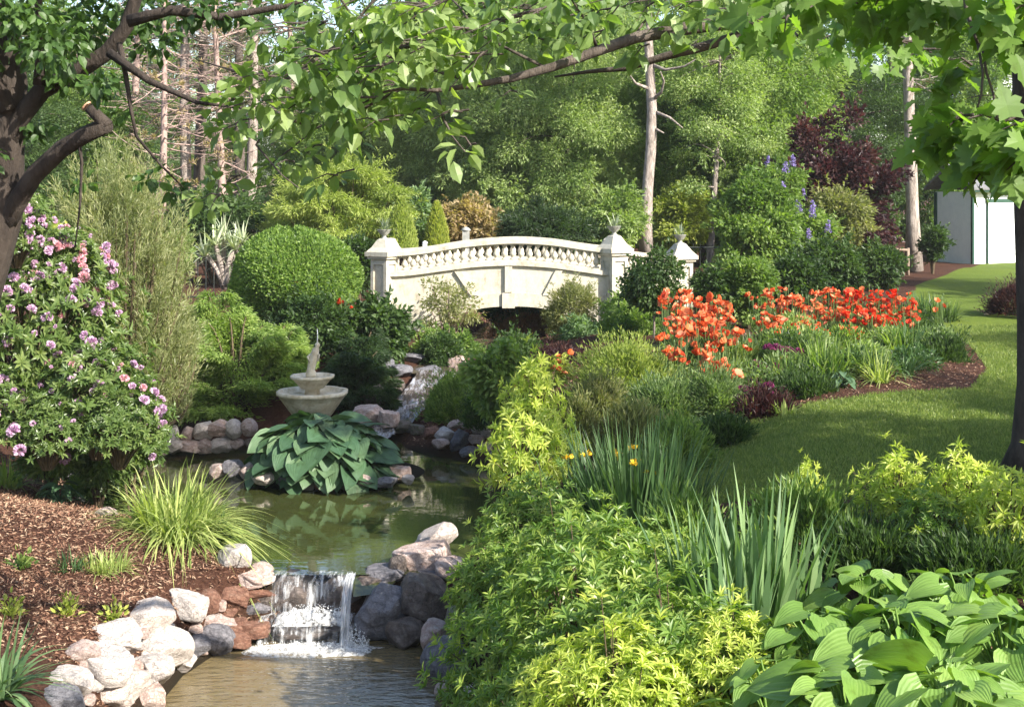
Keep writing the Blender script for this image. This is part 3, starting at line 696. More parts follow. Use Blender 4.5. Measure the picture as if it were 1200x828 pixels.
wf_part('chute_froth', froth(398, 432, yl - .6, yl - .38, -.56, .16, 1100, 6, 'chute_froth'), 'froth')
me = bpy.data.meshes.new('foam_skin'); Yc = yl - .6
k = 40; aa = np.arange(k) * 2 * math.pi / k; rr = 1 + .12 * np.sin(aa * 5) + .08 * np.sin(aa * 9 + 1)
me.from_pydata([(x_(362, Yc) + .66 * q * math.cos(t_), Yc + .17 * q * math.sin(t_), LZ + .004) for t_, q in zip(aa, rr)], [], [list(range(k))])
wf_part('foam_skin', me, 'foam')

# ---------------------------------------------------------------- bridge
BY = 29.0; BW = 1.6
bx = lambda px: (px - 600) * BY / FPX
bz = lambda py: CZ - (py - HZ) * BY / FPX
def smooth_interp(xs_, ys_):
    xs_ = np.array(xs_, float); ys_ = np.array(ys_, float); xx = np.linspace(xs_[0], xs_[-1], 400); yy = np.interp(xx, xs_, ys_)
    for _ in range(3):
        kk = np.ones(31) / 31; yy2 = np.convolve(np.pad(yy, 15, 'edge'), kk, 'valid'); yy = yy2
    return lambda q: np.interp(q, xx, yy)
railtop = smooth_interp([bx(p) for p in (455, 480, 500, 540, 580, 612, 650, 690, 720)], [bz(p) for p in (295.5, 294.5, 292, 285, 281, 280, 282.5, 289, 292.5)])
bandbot = smooth_interp([bx(p) for p in (455, 480, 507, 556, 600, 647, 690, 720)], [bz(p) for p in (324, 323, 319, 312.5, 310.6, 313.4, 319.5, 324)])
def intr(x):
    xc, hw = bx(600), (bx(703) - bx(497)) / 2; t = np.clip(np.abs((x - xc) / hw), 0, 1)
    top = bz(358.5); drop = 1.05
    return top - drop * (1 - np.sqrt(np.clip(1 - t ** 2.4, 0, 1)))
bridge = empty('stone_footbridge', (bx(585), BY, 1.0), 'white arched stone footbridge with vase balusters crossing the stream', 'bridge')
def bpart(name, me, label=None, par=None, mat='cement'):
    o = link(name, me, M[mat]); o.parent = par or bridge
    o.location = (-bx(585), -BY, -1.0) if par is None else (0, 0, 0)
    if label: o['label'] = label
    return o
def strip_solid(mb, xs_, zlo, zhi, y0, y1):
    n_ = len(xs_); V = []
    for x, a, b_ in zip(xs_, zlo, zhi): V += [(x, y0, a), (x, y0, b_), (x, y1, b_), (x, y1, a)]
    F = []
    for i in range(n_ - 1):
        p = i * 4; q = p + 4
        F += [(p, q, q + 1, p + 1), (p + 1, q + 1, q + 2, p + 2), (p + 2, q + 2, q + 3, p + 3), (p + 3, q + 3, q, p)]
    F += [(0, 1, 2, 3), (4 * n_ - 1, 4 * n_ - 2, 4 * n_ - 3, 4 * n_ - 4)]
    mb.add(V, np.array(F))
X0, X1 = bx(450), bx(720); Xs = np.linspace(X0, X1, 121)
arch = np.where((Xs > bx(498)) & (Xs < bx(702)), intr(Xs), .2)
mb = MB(); strip_solid(mb, Xs, arch, bandbot(Xs) - .003, BY, BY + BW); bpart('arch_body', mb.mesh('arch_body'))
mb = MB(); m_ = (Xs > bx(499)) & (Xs < bx(701)); Xa = Xs[m_]
strip_solid(mb, Xa, intr(Xa) - .004, np.minimum(intr(Xa) + .27, bandbot(Xa) - .06), BY - .045, BY + .05); bpart('arch_ring', mb.mesh('arch_ring'))
mb = MB()
xk = bx(596); mb.box(xk - .13, xk + .13, BY - .10, BY + .02, bz(360.5), bz(343)); mb.box(xk - .075, xk + .075, BY - .07, BY + .02, bz(342), bz(312)); bpart('keystone', mb.mesh('keystone'))
mb = MB()
for pa, pb in [((537, 318), (556, 346)), ((655, 317), (640, 346))]:
    xa, za, xb, zb = bx(pa[0]), bz(pa[1]), bx(pb[0]), bz(pb[1]); hw = .075
    V = [(xa - hw, BY - .06, za), (xa + hw, BY - .06, za), (xb + hw, BY - .06, zb), (xb - hw, BY - .06, zb)]; V += [(x, BY + .02, z) for x, y, z in V]
    mb = MB(); mb.add(V, np.array([(0, 3, 2, 1), (4, 5, 6, 7), (0, 1, 5, 4), (1, 2, 6, 5), (2, 3, 7, 6), (3, 0, 4, 7)])); bpart('pilaster_rib', mb.mesh('pilaster_rib'))

# bands and rails, front and back
for (yc, nm_) in ((BY + .06, 'front'), (BY + BW - .08, 'back')):
    mb = MB(); strip_solid(mb, Xs, bandbot(Xs), bandbot(Xs) + .085, yc - .13, yc + .10); strip_solid(mb, Xs, bandbot(Xs) + .086, bandbot(Xs) + .12, yc - .09, yc + .07); bpart('base_course', mb.mesh('base_course'))
    mb = MB(); strip_solid(mb, Xs, railtop(Xs) - .085, railtop(Xs) - .02, yc - .12, yc + .10); strip_solid(mb, Xs, railtop(Xs) - .0185, railtop(Xs), yc - .10, yc + .08)
    strip_solid(mb, Xs, railtop(Xs) - .11, railtop(Xs) - .0865, yc - .08, yc + .06); bpart('top_rail', mb.mesh('top_rail'))
bal = MB(); bal.lathe([(.062, 0), (.062, .035), (.035, .04), (.03, .06), (.052, .10), (.068, .15), (.066, .19), (.045, .25), (.028, .31), (.026, .35), (.045, .365), (.045, .38), (.03, .385), (.055, .39), (.055, .42)], 10)
balme = bal.mesh('baluster', True)
def baluster(x, y, z0, z1):
    o = link('baluster', balme, M['cement']); o.parent = bridge; o.location = (x - bx(585), y - BY, z0 - 1.0); o.scale = (1, 1, (z1 - z0) / .42)
for (yc) in (BY + .06, BY + BW - .08):
    for x in np.arange(bx(474), bx(708), .172):
        baluster(x, yc, float(bandbot(x)) + .12, float(railtop(x)) - .11)
def post(x, y, zb, zcap, hw, rz):
    """square pier with recessed panels and pyramid cap"""
    def T(V):
        c, s_ = math.cos(rz), math.sin(rz); V = V.copy(); a = V[:, 0] * c - V[:, 1] * s_; b_ = V[:, 0] * s_ + V[:, 1] * c
        V[:, 0] = a + x; V[:, 1] = b_ + y; return V
    mb = MB(); q = hw - .035
    mb.box(-q, q, -q, q, zb, zcap, T)
    e = hw * .36
    for sx in (-1, 1):
        for sy in (-1, 1):
            x0, x1 = sorted((sx * (hw - e), sx * hw)); y0, y1 = sorted((sy * (hw - e), sy * hw)); mb.box(x0, x1, y0, y1, zb + .001, zcap - .001, T)
    for za, zc in ((zb + .002, zb + .16), (zcap - .12, zcap - .002)): mb.box(-hw + .003, hw - .003, -hw + .003, hw - .003, za, zc, T)
    p = bpart('post', mb.mesh('post'))
    mb = MB(); h2 = hw + .09
    mb.box(-h2 + .04, h2 - .04, -h2 + .04, h2 - .04, zcap, zcap + .05, T); mb.box(-h2, h2, -h2, h2, zcap + .051, zcap + .14, T)
    pr = [(h2 - .02, 0), (h2 - .10, .09), (.10, .25), (.07, .27), (.0, .28)]
    V = []
    for r_, z_ in pr: V += [(-r_, -r_, zcap + .142 + z_), (r_, -r_, zcap + .142 + z_), (r_, r_, zcap + .142 + z_), (-r_, r_, zcap + .142 + z_)]
    V = T(np.array(V)); F = [(a * 4 + b_, a * 4 + (b_ + 1) % 4, a * 4 + 4 + (b_ + 1) % 4, a * 4 + 4 + b_) for a in range(len(pr) - 1) for b_ in range(4)]
    mb.add(V, np.array(F)); mb2 = mb.mesh('cap'); o = link('cap', mb2, M['cement']); o.parent = p
    return zcap + .42
tops = []
PY3 = 31.8; x3 = (797 - 600) * PY3 / FPX
tops.append((bx(450), BY + .05, post(bx(450), BY + .05, .7, bz(303), .20, math.radians(-31))))
tops.append((bx(720), BY + .05, post(bx(720), BY + .05, .5, bz(299), .20, math.radians(33))))
tops.append((x3, PY3, post(x3, PY3, .9, CZ - (306 - HZ) * PY3 / FPX, .215, math.radians(20))))
# back posts
post(bx(450), BY + BW - .05, .7, bz(306), .19, 0); post(bx(720), BY + BW + .1, .7, bz(306), .19, 0)
# wing balustrade
a0 = np.array([bx(720), BY + .05]); a1 = np.array([x3, PY3]); L_ = np.linalg.norm(a1 - a0); ang = math.atan2(*(a1 - a0)[::-1])
def TW(V):
    V = V.copy(); c, s_ = math.cos(ang), math.sin(ang); X = V[:, 0] * c - V[:, 1] * s_ + a0[0]; Y = V[:, 0] * s_ + V[:, 1] * c + a0[1]; V[:, 0] = X; V[:, 1] = Y; return V
def wing(z0, z1, h0, h1, y0, y1, name):
    mb = MB(); V = []
    for x, zz_, hh in ((.1, z0, h0), (L_ - .1, z1, h1)): V += [(x, y0, zz_), (x, y1, zz_), (x, y1, zz_ + hh), (x, y0, zz_ + hh)]
    mb.add(TW(np.array(V, float)), np.array([(0, 1, 2, 3), (7, 6, 5, 4), (0, 4, 5, 1), (1, 5, 6, 2), (2, 6, 7, 3), (3, 7, 4, 0)])); bpart(name, mb.mesh(name))
rz0, rz1 = bz(293), CZ - (301 - HZ) * PY3 / FPX
wing(rz0 - .09, rz1 - .09, .09, .09, -.11, .11, 'wing_rail'); wing(rz0 - .60, rz1 - .60, .12, .12, -.12, .12, 'wing_base_course'); wing(.6, .9, rz0 - .601 - .6, rz1 - .601 - .9, -.1, .1, 'wing_wall')
for t in np.linspace(.12, .88, 15):
    p = a0 + (a1 - a0) * t; zz_ = rz0 + (rz1 - rz0) * t; baluster(p[0], p[1], zz_ - .48, zz_ - .09)
# ramp buttress at left and right feet
mb = MB()
for s_, xb in ((1, bx(464)), (-1, bx(706))):
    V = [(xb, BY - .02, bz(372)), (xb + s_ * .15, BY - .02, bz(378)), (xb + s_ * .42, BY - .02, bz(400)), (xb + s_ * .5, BY - .02, bz(425)), (xb, BY - .02, bz(425))]
    V += [(x, BY + .3, z) for x, y, z in V]; V = [(x, y - (.0 if i > 4 else .12), z) for i, (x, y, z) in enumerate(V)]
    f = [(0, 1, 6, 5), (1, 2, 7, 6), (2, 3, 8, 7), (3, 4, 9, 8), (4, 0, 5, 9)]
    mb.add(V, [np.array(f), np.array([(4, 3, 2, 1, 0), (5, 6, 7, 8, 9)])])
bpart('abutment_foot', mb.mesh('abutment_foot'))
# small planted urns on the posts
M['urn'] = simple('weathered_urn', [(.16, .17, .15), (.3, .3, .27), (.42, .42, .38)], 9, .7, .01)
LM('spiky', [(.09, .13, .09), (.2, .25, .2), (.36, .4, .34)])
def blades(mb, rng, n, R0, L, wd, tilt=(.1, .9), droop=.5, seg=6, up=1.0, c=(0, 0, 0), twist=.3, lenvar=.35):
    ph = rng.random(n) * 2 * math.pi; rr = R0 * np.sqrt(rng.random(n)); B = np.stack([rr * np.cos(ph), rr * np.sin(ph), 0 * rr], -1) + np.array(c)
    ph2 = ph + rng.normal(size=n) * .7; D = np.stack([np.cos(ph2), np.sin(ph2), 0 * ph2], -1)
    tl = rng.uniform(*tilt, n); LL = L * (1 - lenvar + 2 * lenvar * rng.random(n)) * (1 - .15 * tl); dr = droop * (.4 + .9 * rng.random(n)) * (.3 + tl)
    t = np.linspace(0, 1, seg + 1)[None, :, None]
    P = B[:, None] + D[:, None] * (np.sin(tl)[:, None, None] * t + dr[:, None, None] * .55 * t ** 2) * LL[:, None, None]
    P[..., 2] += ((np.cos(tl)[:, None] * t[..., 0] - dr[:, None] * t[..., 0] ** 2.2) * LL[:, None] * up)
    side = np.stack([-np.sin(ph2 + rng.normal(size=n) * twist), np.cos(ph2 + rng.normal(size=n) * twist), 0 * ph2], -1)
    wp = np.array([1 if s == 0 else (1 - (s / seg) ** 2.2) * (.9 + .5 * math.sin(math.pi * s / seg)) for s in range(seg + 1)])
    wpp = (wd * (.7 + .6 * rng.random(n)))[:, None] * wp[None] * .5 + 1e-4
    V = np.stack([P - side[:, None] * wpp[..., None], P + side[:, None] * wpp[..., None]], 2).reshape(n, -1, 3)
    k = 2 * (seg + 1); f = np.array([(2 * s, 2 * s + 1, 2 * s + 3, 2 * s + 2) for s in range(seg)])
    FF = (f[None] + (np.arange(n) * k)[:, None, None]).reshape(-1, 4)
    mb.add(V.reshape(-1, 3), [FF], [np.repeat(rng.random(n), seg)])
    return P[:, -1]
for (x, y, z), lb in zip(tops, ['small weathered urn with spiky plant on the left bridge post', 'small weathered urn with spiky plant on the middle bridge post', 'small weathered urn with spiky plant on the far right bridge post']):
    e = empty('planted_urn', (x, y, z - .02), lb, 'urn', 'urns on the bridge posts')
    mb = MB(); mb.lathe([(.07, 0), (.075, .02), (.035, .05), (.05, .08), (.11, .13), (.14, .19), (.15, .2), (.12, .2), (.1, .17)], 14); link('urn_bowl', mb.mesh('urn_bowl', True), M['urn'], e)
    mb = MB(); blades(mb, R(int(abs(x) * 100)), 40, .05, .28, .025, (.1, 1.3), .3, c=(0, 0, .18)); link('spiky_plant', mb.mesh('spiky_plant'), M['spiky'], e)

# ---------------------------------------------------------------- fountain
fx, fy, fz = (366 - 600) * 20.0 / FPX, 20.0, tz((366 - 600) * 20.0 / FPX, 20.0)
fo = empty('tiered_fountain', (fx, fy, .0), 'tan stone two-tier fountain with a small figure, behind the blue-green hosta on the island', 'fountain')
scal = lambda kk, am: (lambda a: 1 + am * np.abs(np.sin(a * kk / 2)))
fz_ = lambda py: CZ - (py - HZ) * 20.0 / FPX
mb = MB(); mb.lathe([(.30, .0), (.30, .12), (.16, .18), (.11, .35), (.13, .5), (.2, .58), (.18, .62)], 20); link('pedestal', mb.mesh('pedestal', True), M['fount'], fo)
mb = MB(); z1 = fz_(459); mb.lathe([(.14, z1 - .42), (.26, z1 - .34), (.40, z1 - .14), (.47, z1 - .04), (.49, z1 - .03), (.49, z1 + .02), (.43, z1 + .02), (.40, z1 - .04), (.1, z1 - .08)], 48, wob=lambda a: 1 + .05 * np.abs(np.sin(a * 4))); link('large_bowl', mb.mesh('large_bowl', True), M['fount'], fo)
mb = MB(); z2 = fz_(441); mb.lathe([(.11, z1 - .08), (.10, z1 + .04), (.16, z1 + .06), (.25, z2 - .05), (.29, z2 - .02), (.30, z2 - .015), (.30, z2 + .02), (.25, z2 + .02), (.23, z2 - .02), (.05, z2 - .03)], 48, wob=lambda a: 1 + .06 * np.abs(np.sin(a * 4))); link('small_bowl', mb.mesh('small_bowl', True), M['fount'], fo)
zt = z2 - .02
mb = MB(); mb.tube([(0, 0, zt), (-.02, 0, zt + .06), (-.02, 0, zt + .12), (.0, 0, zt + .22), (.03, 0, zt + .32), (.05, 0, zt + .40), (.07, 0, zt + .44), (.072, 0, zt + .47), (.07, 0, zt + .50)], [.085, .08, .055, .06, .062, .05, .025, .04, .02], 12)
mb.tube([(.04, 0, zt + .37), (.10, -.03, zt + .33), (.09, -.05, zt + .24)], [.02, .018, .012], 7); mb.tube([(.02, .03, zt + .37), (-.06, -.02, zt + .30), (-.03, -.05, zt + .22)], [.02, .018, .012], 7)
link('figure', mb.mesh('figure', True), M['fount'], fo)
mb = MB(); mb.tube([(.07, 0, zt + .49), (.075, 0, zt + .62), (.07, 0, zt + .70)], [.010, .008, .003], 6); link('water_jet', mb.mesh('water_jet', True), M['froth'], fo)

# ---------------------------------------------------------------- vegetation builders
def shrub(name, label, cat, box, Y, mat, n, L, asp=.5, k=30, cr=None, dep=None, tpl=TQ, shell=.5, flat=.7, droop=.2, up=.8, ragged=.45, stem='stem', group=None, seed=1, base=None, bottom=-.8, nst=14):
    x0, y0, x1, y1 = box; c = W((x0 + x1) / 2, (y0 + y1) / 2, Y); rx = (x1 - x0) / 2 * Y / FPX; rz = (y1 - y0) / 2 * Y / FPX; ry = dep / 2 if dep else rx * .9
    gz = tz(c[0], c[1]); gz = min(gz, c[2] - rz * .6) if base is None else base
    rng = R(seed); e = empty(name, (c[0], c[1], gz), label, cat, group)
    cc = np.array([0, 0, c[2] - gz]); cr = cr or .33 * min(rx, rz, ry) + .1
    cr = cr * .85
    mb = MB(); C = crown(mb, rng, n, (max(rx - cr * .5, .05), max(ry - cr * .5, .05), max(rz - cr * .5 * flat, .05)), k, cr, L, asp, tpl, flat, shell, bottom, droop, up, cc, ragged)
    link('foliage', mb.mesh('foliage'), M[mat], e)
    mb = MB()
    for c2 in C[:nst]:
        m_ = c2 * np.array([.35, .35, .45]); t = np.linspace(0, 1, 5)[:, None]; s0 = np.array([c2[0] * .08, c2[1] * .08, -.1])
        mb.tube((1 - t) ** 2 * s0 + 2 * t * (1 - t) * m_ + t * t * c2, np.linspace(.022, .006, 5) * (1 + rz * .3), 5, cap=False)
    link('stems', mb.mesh('stems', True), M[stem], e)
    return e

def whorls(mb, rng, tips, dirs, k, L, Wd, tpl=TO, spread=1.1, rnd=None):
    n = len(tips); T = norm(dirs); ref = rdir(rng, n); U = norm(np.cross(T, ref)); V_ = np.cross(T, U)
    a = (np.arange(k)[None] * 2.4 + rng.random((n, 1)) * 6.28) ; sp = spread * (.55 + .6 * rng.random((n, k)))
    A = (np.cos(sp)[..., None] * T[:, None] + np.sin(sp)[..., None] * (np.cos(a)[..., None] * U[:, None] + np.sin(a)[..., None] * V_[:, None]))
    A[..., 2] -= .12
    P = tips[:, None] - T[:, None] * (rng.random((n, k, 1)) * .035)
    N = T[:, None] + .15 * rng.normal(size=(n, k, 3)); LL = L * (.65 + .55 * rng.random(n * k))
    tin = rng.random(n) if rnd is None else rnd
    rr = np.clip(np.repeat(tin, k) * .65 + .35 * rng.random(n * k), 0, 1)
    leaves(mb, P.reshape(-1, 3), A.reshape(-1, 3), N.reshape(-1, 3), LL, LL * Wd, tpl, rng, rr)

def whorl_mesh(seed, n, radii, L, wd=.28, k=8, inner=.55, upb=.5, lumps=9, bottom=-.3):
    rng = R(seed); d = rdir(rng, n * 2); d = d[d[:, 2] > bottom][:n]; n = len(d)
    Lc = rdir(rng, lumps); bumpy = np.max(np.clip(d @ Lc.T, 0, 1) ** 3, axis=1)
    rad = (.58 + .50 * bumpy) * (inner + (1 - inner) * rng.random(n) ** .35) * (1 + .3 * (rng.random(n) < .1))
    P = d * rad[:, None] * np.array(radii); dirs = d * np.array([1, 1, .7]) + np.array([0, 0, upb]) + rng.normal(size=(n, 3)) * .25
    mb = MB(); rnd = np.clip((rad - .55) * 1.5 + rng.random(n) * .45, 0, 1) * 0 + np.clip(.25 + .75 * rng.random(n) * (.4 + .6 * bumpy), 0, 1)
    whorls(mb, rng, P, dirs, k, L, wd, rnd=rnd)
    st = MB()
    for q in rng.choice(n, min(n, 90), replace=False):
        t = np.linspace(0, 1, 5)[:, None]; s0 = np.array([P[q, 0] * .1, P[q, 1] * .1, -radii[2] * .95]); m_ = P[q] * np.array([.6, .6, .2])
        st.tube((1 - t) ** 2 * s0 + 2 * t * (1 - t) * m_ + t * t * P[q], np.linspace(.016, .004, 5), 5, cap=False)
    return mb.mesh('foliage'), st.mesh('stems', True)

def place_whorl(me, name, label, cat, c, sc, mat, rz, group=None, radii_z=1., stem='stem'):
    base = (c[0], c[1], c[2] - radii_z * sc[2] * .95)
    e = empty(name, base, label, cat, group); 
    for nm_, m_, mt in (('foliage', me[0], mat), ('stems', me[1], stem)):
        o = link(nm_, m_, M[mt], e, (0, 0, radii_z * sc[2] * .95)); o.scale = sc; o.rotation_euler.z = rz
    return e

# tree library -------------------------------------------------------------
def tree_meshes(seed, h, radii, cz, n, k, cr, L, asp=.5, r0=.22, droop=.25, flat=.6, shell=.45, up=.8, tpl=TQ, ragged=.4, bottom=-.9, lean=.4, nl=26):
    rng = R(seed); t = np.linspace(0, 1, 9)
    path = np.stack([lean * np.sin(t * 3 + seed) * t, lean * np.cos(t * 2.3 + seed) * t - lean * t, t * h], -1)
    lf = MB(); C = crown(lf, rng, n, radii, k, cr, L, asp, tpl, flat, shell, bottom, droop, up, (path[-3, 0], path[-3, 1], cz), ragged)
    tr = MB(); tr.tube(path, np.linspace(r0, r0 * .2, 9) * np.where(t == 0, 1.35, 1), 9)
    limbs(tr, rng, None, C[:nl], r0 * .28, .3, 5, .012, path=path)
    return lf.mesh('crown'), tr.mesh('trunk', True)
TREES = {
 'broad': tree_meshes(11, 11, (3.3, 3.3, 4.6), 7.5, 50000, 95, .95, .16, .55, .22),
 'broad2': tree_meshes(12, 12, (3.6, 3.2, 5.2), 7.5, 50000, 105, .9, .15, .5, .24, ragged=.55),
 'willow': tree_meshes(13, 9, (2.7, 2.7, 4.3), 5.0, 60000, 110, .7, .145, .36, .14, droop=.45, flat=.9, shell=.4, bottom=-1),
 'dense': tree_meshes(14, 10, (3.4, 3.4, 5.2), 6.0, 56000, 120, .85, .15, .5, .22, bottom=-1, shell=.5),
 'sparse': tree_meshes(15, 13, (3.2, 3.2, 4.2), 9.5, 22000, 60, .8, .15, .5, .2, ragged=.6, shell=.2),
}
def pine_meshes(seed, h=17, r0=.22, green=.5, n_br=70, zmin=.22, live=.45):
    rng = R(seed); t = np.linspace(0, 1, 12); path = np.stack([.15 * np.sin(t * 4 + seed), .1 * np.cos(t * 5), t * h], -1)
    tr = MB(); tr.tube(path, np.linspace(r0, .04, 12) * np.where(t == 0, 1.4, 1), 10); lf = MB(); Pn = []; Dn = []
    for q in range(n_br):
        z = zmin + (1 - zmin) * (q + rng.random()) / n_br; p0 = np.array([np.interp(z, t, path[:, 0]), np.interp(z, t, path[:, 1]), z * h]); a = rng.random() * 6.283
        ln = (1.2 + 2.6 * math.sin(math.pi * min(1, (1 - z) * 1.2 + .12)) ** .8) * (.7 + .5 * rng.random()); d = np.array([math.cos(a), math.sin(a), 0])
        s = np.linspace(0, 1, 6)[:, None]; tlt = rng.normal() * .35; sw = np.array([-d[1], d[0], 0]) * rng.normal() * .3; ln = ln * rng.choice([.35, .6, .9, 1.2]); P = p0 + d * ln * s + (sw * s ** 2 + np.array([0, 0, 1]) * ((tlt - .2) * s + (.35 + rng.normal() * .3) * s ** 2)) * ln + rng.normal(size=(6, 3)) * .035 * s
        tr.tube(P, np.linspace(.03, .006, 6) * rng.uniform(.6, 1.2), 4, cap=False)
        for w_ in range(9):
            u = .25 + .75 * rng.random(); pb = P[0] * (1 - u) + P[-1] * u; pb = np.array([np.interp(u, s[:, 0], P[:, i_]) for i_ in range(3)])
            dd = norm(d * .7 + np.array([-d[1], d[0], 0]) * rng.choice([-1, 1]) * (.5 + rng.random()) + np.array([0, 0, rng.normal() * .3])); l2 = ln * .3 * (.5 + rng.random())
            tr.tube([pb, pb + dd * l2 * .5, pb + dd * l2 + np.array([0, 0, .05])], [.012, .009, .005], 3, cap=False)
            if z > live or rng.random() < green * .35:
                m_ = 26; uu = rng.random((m_, 1)); Pn.append(pb + dd * l2 * (.3 + .8 * uu)); Dn.append(np.repeat(dd[None], m_, 0))
    P = np.concatenate(Pn); D = np.concatenate(Dn); n_ = len(P); A = D * .5 + rdir(rng, n_) + np.array([0, 0, .4])
    leaves(lf, P, A, rdir(rng, n_), .2 * (.6 + .7 * rng.random(n_)), .035, TQ, rng)
    return lf.mesh('crown'), tr.mesh('trunk', True)
TREES['pine'] = pine_meshes(21, live=.62, green=.3); TREES['pine2'] = pine_meshes(22, 18, .2, .3, 60, .3, .66)
TREES['deadpine'] = pine_meshes(23, 14, .16, .25, 110, .08, .85)
def tree(kind, px, Y, label, mat, sc=1., rz=0., bark='bark', name='tree', cat='tree', group=None, sz=None, base_py=None, dx=0):
    x = (px - 600) * Y / FPX; z = tz(x, Y) - .1
    e = empty(name, (x, Y, z), label, cat, group, rz)
    s3 = (sc, sc, sz or sc)
    a, b_ = TREES[kind]
    o = link('trunk', b_, M[bark], e); o.scale = s3; o = link('crown', a, M[mat], e); o.scale = s3
    return e
BG = 'trees filling the background beyond the bridge'
# far rows
far = [('dense', -60, 74, 1.2, 'leaf_dark', 'dark leafy tree far behind the rhododendron at the left edge'),
 ('broad', 60, 66, .95, 'leaf_mid', 'green tree seen through the forked limbs at the far left'),
 ('sparse', 170, 76, .9, 'leaf_mid', 'thin tree with sky showing through, behind the left pine trunks'),
 ('sparse', 590, 64, 1.2, 'leaf_light', 'thin light green tree over the middle of the bridge'), ('sparse', 700, 62, 1.25, 'leaf_light', 'thin light green tree left of the tall pale trunk'), ('sparse', 470, 60, 1.1, 'leaf_mid', 'thin green tree above the gold arborvitae'),
 ('sparse', 270, 80, .9, 'leaf_olive', 'thin olive tree behind the pair of pine trunks'),
 ('broad2', 365, 72, .85, 'leaf_mid', 'tall green tree behind the golden spreading cypress'),
 ('broad2', 455, 66, .85, 'leaf_blue', 'blue-green dense tree behind the left end of the bridge'),
 ('broad', 540, 72, 1.0, 'leaf_mid', 'tall leafy tree behind the middle of the bridge'),
 ('broad2', 630, 76, 1.0, 'leaf_mid', 'tall green tree behind the bright willowy tree'),
 ('broad2', 720, 70, .9, 'leaf_mid', 'broad green tree behind the tall pale trunk'),
 ('sparse', 815, 78, 1.6, 'leaf_blue', 'blue-green tree far behind the right end of the bridge'),
 ('sparse', 880, 82, 1.0, 'leaf_light', 'thin light green tree with white sky gaps right of the bridge'),
 ('broad2', 950, 66, .8, 'leaf_dark', 'dark tree behind the purple-leaved tree'),
 ('sparse', 1040, 72, 1.5, 'leaf_mid', 'thin tree behind the pale flared trunk'),
 ('dense', 1130, 76, 1.0, 'leaf_dark', 'dark tree behind the white shed'),
 ('broad2', 1250, 70, .95, 'leaf_mid', 'green tree at the far right beyond the shed'),
 ('broad', -170, 60, 1.4, 'leaf_mid', 'green tree outside the left edge of the view')]
for q, (kd, px, Y, sc, mt, lb) in enumerate(far): tree(kd, px, Y, lb, mt, sc, q * 1.7, group=BG)
mid = [('willow', 585, 43, .82, 'leaf_light', 'light green feathery tree rising behind the rust shrub'), ('willow', 500, 45, .74, 'leaf_light', 'light green feathery tree behind the gold columnar conifer'), ('willow', 425, 47, .7, 'leaf_mid', 'green feathery tree behind the golden cypress'),
 ('willow', 655, 42, .72, 'leaf_light', 'light feathery tree directly behind the dark yew'),
 ('broad2', 205, 60, .5, 'leaf_mid', 'green tree filling the gap behind the pine trunks'), ('dense', 280, 64, .5, 'leaf_mid', 'green tree low behind the pair of pale and dark pine trunks'), ('dense', 130, 58, .62, 'leaf_blue', 'blue-green tree low behind the dying conifer'),
 ('willow', 690, 47, 1.05, 'leaf_light', 'bright willowy tree with drooping light leaves behind the bridge'),
 ('willow', 625, 52, 1.05, 'leaf_blue', 'soft blue-green willowy tree left of the bright one'),
 ('willow', 825, 46, .9, 'leaf_light', 'light green willowy tree right of the tall pale trunk'),
 ('willow', 745, 56, 1.0, 'leaf_blue', 'blue-green willowy tree directly behind the tall pale trunk'),
 ('dense', 555, 56, .75, 'leaf_mid', 'mid green rounded tree behind the rust-coloured shrub'),
 ('dense', 480, 50, .68, 'leaf_mid', 'mid green tree behind the clipped gold arborvitae'),
 ('willow', 885, 44, 1.0, 'leaf_mid', 'green weeping tree left of the purple-leaved tree'),
 ('broad', 100, 42, .5, 'leaf_mid', 'sunlit green tree between the forked limbs and the pine trunks'),
 ('broad2', 20, 38, .5, 'leaf_dark', 'dark leafy tree behind the rhododendron'),
 ('dense', 1010, 52, .68, 'leaf_dark', 'dark bushy tree behind the rail fence'),
 ('broad', 1110, 56, .8, 'leaf_mid', 'green tree rising behind the left corner of the shed'),
 ('dense', 385, 54, .6, 'leaf_mid', 'green tree behind the round clipped bush')]
for q, (kd, px, Y, sc, mt, lb) in enumerate(mid): tree(kd, px, Y, lb, mt, sc, q * 2.3 + .5, group=BG)
PG = 'pines with bare pale trunks'
tree('pine2', 222, 42, 'pale pine trunk left of the spiky yucca, slightly in front of its dark neighbour', 'needle_pine', .95, .4, 'bark_pale', 'pine_tree', group=PG)
tree('pine', 236, 46, 'dark pine trunk just right of the pale one', 'needle_pine', 1., 1.9, 'bark', 'pine_tree', group=PG)
tree('pine2', 292, 44, 'pale pink pine trunk above the round clipped bush', 'needle_pine', .95, 3.1, 'bark_pale', 'pine_tree', group=PG)
tree('pine', 280, 50, 'thin dark pine trunk left of the pale pink one', 'needle_pine', 1., 4.4, 'bark', 'pine_tree', group=PG)
tree('deadpine', 190, 39, 'tangle of bare pinkish branches close to the left pine trunks', 'leaf_rust', .8, 2.2, 'twig', 'pine_tree')
tree('deadpine', 255, 41, 'half-bare pinkish conifer between the two pairs of pine trunks', 'needle_pine', .85, 3.7, 'twig', 'pine_tree')
tree('deadpine', 160, 43, 'dying conifer with tangled bare pinkish branches left of the pine trunks', 'needle_pine', 1., .9, 'twig', 'pine_tree')
tree('deadpine', 340, 56, 'twiggy half-bare conifer behind the golden spreading cypress', 'leaf_rust', 1., 2.9, 'twig', 'pine_tree')
tree('pine', 613, 50, 'dark straight trunk behind the middle of the bridge', 'needle_pine', 1.15, 1.4, 'bark', 'pine_tree', group=PG)
tree('pine2', 1068, 43, 'pale tree trunk with flared foot beside the rail fence', 'needle_pine', 1.05, 5.1, 'bark_pale', 'pine_tree', group=PG)
